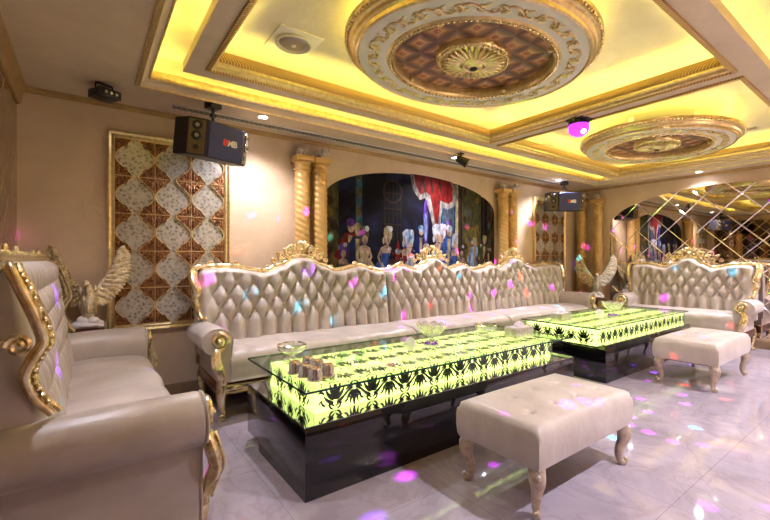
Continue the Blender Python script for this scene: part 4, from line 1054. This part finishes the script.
# ------------------------------------------------------------------ ottomans
def ottoman(label, loc, Lx, Ly, zt=.455, zb=.25):
    t = thing('tufted_ottoman', label, 'ottoman', loc, 0, 'tufted ottomans with carved legs')
    q = BM(); nx, ny = 64, 34; R_ = .045
    def top(x, y):
        d = min(x, Lx - x, y, Ly - y); z = zt + .02 * math.sin(PI * x / Lx) * math.sin(PI * y / Ly)
        if d < R_: z -= R_ - math.sqrt(max(0, R_ * R_ - (R_ - d) ** 2))
        for bx, by in btn:
            r = math.hypot(x - bx, y - by); an = math.atan2(y - by, x - bx)
            z -= .026 * math.exp(-(r / .018) ** 2) + .012 * math.exp(-(r / .05) ** 2) * (.7 + .3 * math.cos(4 * an))
        return z
    btn = [(Lx * u, Ly * v) for u, v in ((.17, .30), (.39, .30), (.61, .30), (.83, .30), (.28, .66), (.5, .66), (.72, .66))]
    g = [[q.verts.new((Lx * i / nx, Ly * j / ny, top(Lx * i / nx, Ly * j / ny))) for i in range(nx + 1)] for j in range(ny + 1)]
    for j in range(ny):
        for i in range(nx): q.faces.new((g[j][i], g[j][i + 1], g[j + 1][i + 1], g[j + 1][i]))
    per = [g[0][i] for i in range(nx + 1)] + [g[j][nx] for j in range(1, ny + 1)] + [g[ny][i] for i in range(nx - 1, -1, -1)] + [g[j][0] for j in range(ny - 1, 0, -1)]
    prev = per
    for z, o in ((zt - .08, -.004), (zt - .14, -.004), (zb + .02, .0), (zb, .008), (zb - .002, .05)):
        cur = []
        for v in per:
            x, y = v.co.x, v.co.y; cur.append(q.verts.new((x + (o if x < .02 else -o if x > Lx - .02 else 0), y + (o if y < .02 else -o if y > Ly - .02 else 0), z)))
        for i in range(len(per)): q.faces.new((prev[i], prev[(i + 1) % len(per)], cur[(i + 1) % len(per)], cur[i]))
        prev = cur
    q.faces.new(prev)
    cush = link('cushion', q, M['velvet'], t, angle=60)
    q = BM()
    for x, y in btn: ball(q, (x, y, top(x, y) + .004), (.012, .012, .006), u=10, v=6)
    link('button', q, M['velvet'], cush)
    q = BM(); box(q, .04, Lx - .04, .04, Ly - .04, zb - .012, zb + .01, .003); link('base_frame', q, M['brownwood'], t)
    for sx, x in ((-1, .055), (1, Lx - .055)):
        for sy, y in ((-1, .05), (1, Ly - .05)):
            d = Vector((sx, sy, 0)).normalized(); o = Vector((x, y, 0)); P_ = lambda r, z: tuple(o + d * r + Vector((0, 0, z)))
            path = spline([P_(-.005, zb + .005), P_(.022, zb - .045), P_(.020, zb - .09), P_(.0, zb - .15), P_(-.006, .055), P_(.006, .022), P_(.028, .018), P_(.038, .034), P_(.028, .044)], 5)
            rad = [lerp_curve([(0, .042), (6, .040), (14, .027), (22, .020), (27, .020), (34, .013), (40, .009)], k) for k in range(len(path))]
            q = BM(); tube(q, path, rad, 12); lg = link('leg', q, M['bronze'], t)
            q = BM()
            pc = Vector(P_(.05, zb - .035)); ball(q, tuple(pc), (.014, .014, .022), u=8, v=6)
            for k in (-1, 1):
                n_ = Vector((-d.y, d.x, 0)); tube(q, [tuple(pc + n_ * k * (.006 + .014 * math.sin(j * .5)) + Vector((0, 0, .026 - j * .012)) - d * .003 * j) for j in range(7)], .005, 6)
            tube(q, [tuple(Vector(P_(.046 - .006 * j, zb - .06 - .014 * j))) for j in range(6)], [.008 - .0011 * j for j in range(6)], 6)
            link('carving', q, M['silver'], lg)
    return t
ottoman('nearest beige tufted ottoman beside the near glowing table', (1.70, 1.10, 0), .98, .52)
ottoman('beige tufted ottoman farther back, beside the far glowing table', (4.72, 1.20, 0), 1.08, .54)

# ------------------------------------------------------------------ winged statues on corner tables
def corner_table(loc, h, label, w=1.0):
    t = thing('pedestal_table', label, 'side table', loc, 0, 'small corner pedestal tables'); t.scale = (w, w, 1)
    q = BM(); lathe(q, [(0, h - .025), (.15, h - .025), (.16, h - .015), (.155, h), (0, h)], n=32, cap=False); link('table_top', q, M['brownwood'], t)
    q = BM(); lathe(q, [(.03, h - .025), (.022, h - .08), (.03, h * .55), (.02, h * .3), (.035, .07), (.05, .05)], n=18, cap=False); link('pillar', q, M['brownwood'], t)
    for k in range(3):
        a = 2 * PI * k / 3 + .4; q = BM(); tube(q, spline([(.02 * math.cos(a), .02 * math.sin(a), .10), (.08 * math.cos(a), .08 * math.sin(a), .06), (.125 * math.cos(a), .125 * math.sin(a), .012)], 4), [.022] * 5 + [.014] * 4, 8); link('leg', q, M['brownwood'], t)
    return t
def eagle(loc, rz, label, sc=1.0, m0='sparkgold', m1='silver'):
    t = thing('winged_statue', label, 'statue', loc, rz, 'winged statues in the corners'); t.scale = (sc,) * 3
    q = BM()
    for (x, y, z, r) in ((0, 0, .03, .085), (.06, .01, .035, .05), (-.06, -.01, .03, .055), (.01, .03, .06, .05), (-.03, 0, .07, .045), (.04, -.02, .065, .04), (.075, 0, .02, .035)):
        ball(q, (x, y, z), (r, r * .75, min(r * .8, z)), u=10, v=8)
    link('rock_base', q, M['whitetext'], t)
    q = BM(); tube(q, spline([(.0, .02, .08), (.0, .0, .16), (.01, -.01, .25), (.005, -.035, .32), (-.005, -.05, .355)], 5), [.03, .036, .042, .047, .052, .055, .057, .058, .057, .055, .052, .048, .043, .038, .035, .033, .031, .030, .030, .028, .022], 12)
    ball(q, (-.006, -.058, .365), (.026, .034, .027), u=12, v=8); tube(q, [(-.006, -.088, .365), (-.006, -.108, .358), (-.006, -.115, .345)], [.011, .008, .002], 8)
    for k in range(14):
        a = k * 2.4; z = .14 + k * .014; ball(q, (.05 * math.cos(a), .05 * math.sin(a) - .005, z), (.012, .012, .03), u=6, v=5)
    link('body', q, M[m0], t)
    q = BM()
    for s in (-1, 1): tube(q, [(s * .022, 0, .15), (s * .026, -.012, .10), (s * .026, -.02, .075)], [.02, .013, .012], 8)
    link('talon', q, M[m0], t)
    q = BM()
    for k in range(5): ball(q, ((k - 2) * .014, .055, .11), (.012, .02, .06), rot=Matrix.Rotation(-.5, 3, 'X') @ Matrix.Rotation((k - 2) * .14, 3, 'Y'), u=7, v=6)
    link('tail', q, M[m1], t)
    for s in (-1, 1):
        q = BM()
        arm_ = spline([(s * .03, .0, .25), (s * .075, .02, .34), (s * .125, .03, .43), (s * .175, .03, .54), (s * .20, .02, .60)], 6); na = len(arm_) - 1
        tube(q, [tuple(p) for p in arm_], [.026 - .0009 * k for k in range(na + 1)], 8)
        for k, p in enumerate(arm_):
            f = k / na; L = .10 + .07 * math.sin(PI * min(1, f * 1.1)) - .02 * f; an = -.75 + 1.75 * f
            d = Vector((s * math.cos(an), .03, math.sin(an))).normalized()
            rot = Matrix((Vector((-d.z * s, 0, d.x * s)).normalized(), Vector((0, 1, 0)), d)).transposed()
            ball(q, tuple(p + d * L * .5 + Vector((0, .004 * (k % 3), 0))), (.021, .007, L * .56), rot=rot, u=8, v=6)
            if k % 2: ball(q, tuple(p + d * L * .24 + Vector((0, -.012, 0))), (.018, .007, L * .3), rot=rot, u=7, v=6)
        link('wing', q, M['darkgold'] if s < 0 else M[m0], t)
    return t
M['silvergold'] = varied('silver_gilt', '#c2a25c', '#f4ecd8', 30, 0.3, 0.5, 0.7, 80, 0.01)
M['darkgold'] = varied('dark_sparkling_bronze', '#6a5238', '#e6cf98', 55, 0.3, 0.5, 0.7, 80, 0.01)
corner_table((.0, 4.025, 0), .70, 'small dark pedestal table in the near left corner behind the nearest sofa', .7)
corner_table((7.12, 3.50, 0), .585, 'small dark round pedestal table in the far corner between two sofas')
eagle((.0, 4.02, .70), -.1, 'gold winged statue on a white rock in the near left corner', 1.0, 'silvergold')
eagle((7.12, 3.50, .585), -.95, 'silvery winged statue on the small table in the far corner', 1.13, 'silver', 'silver')
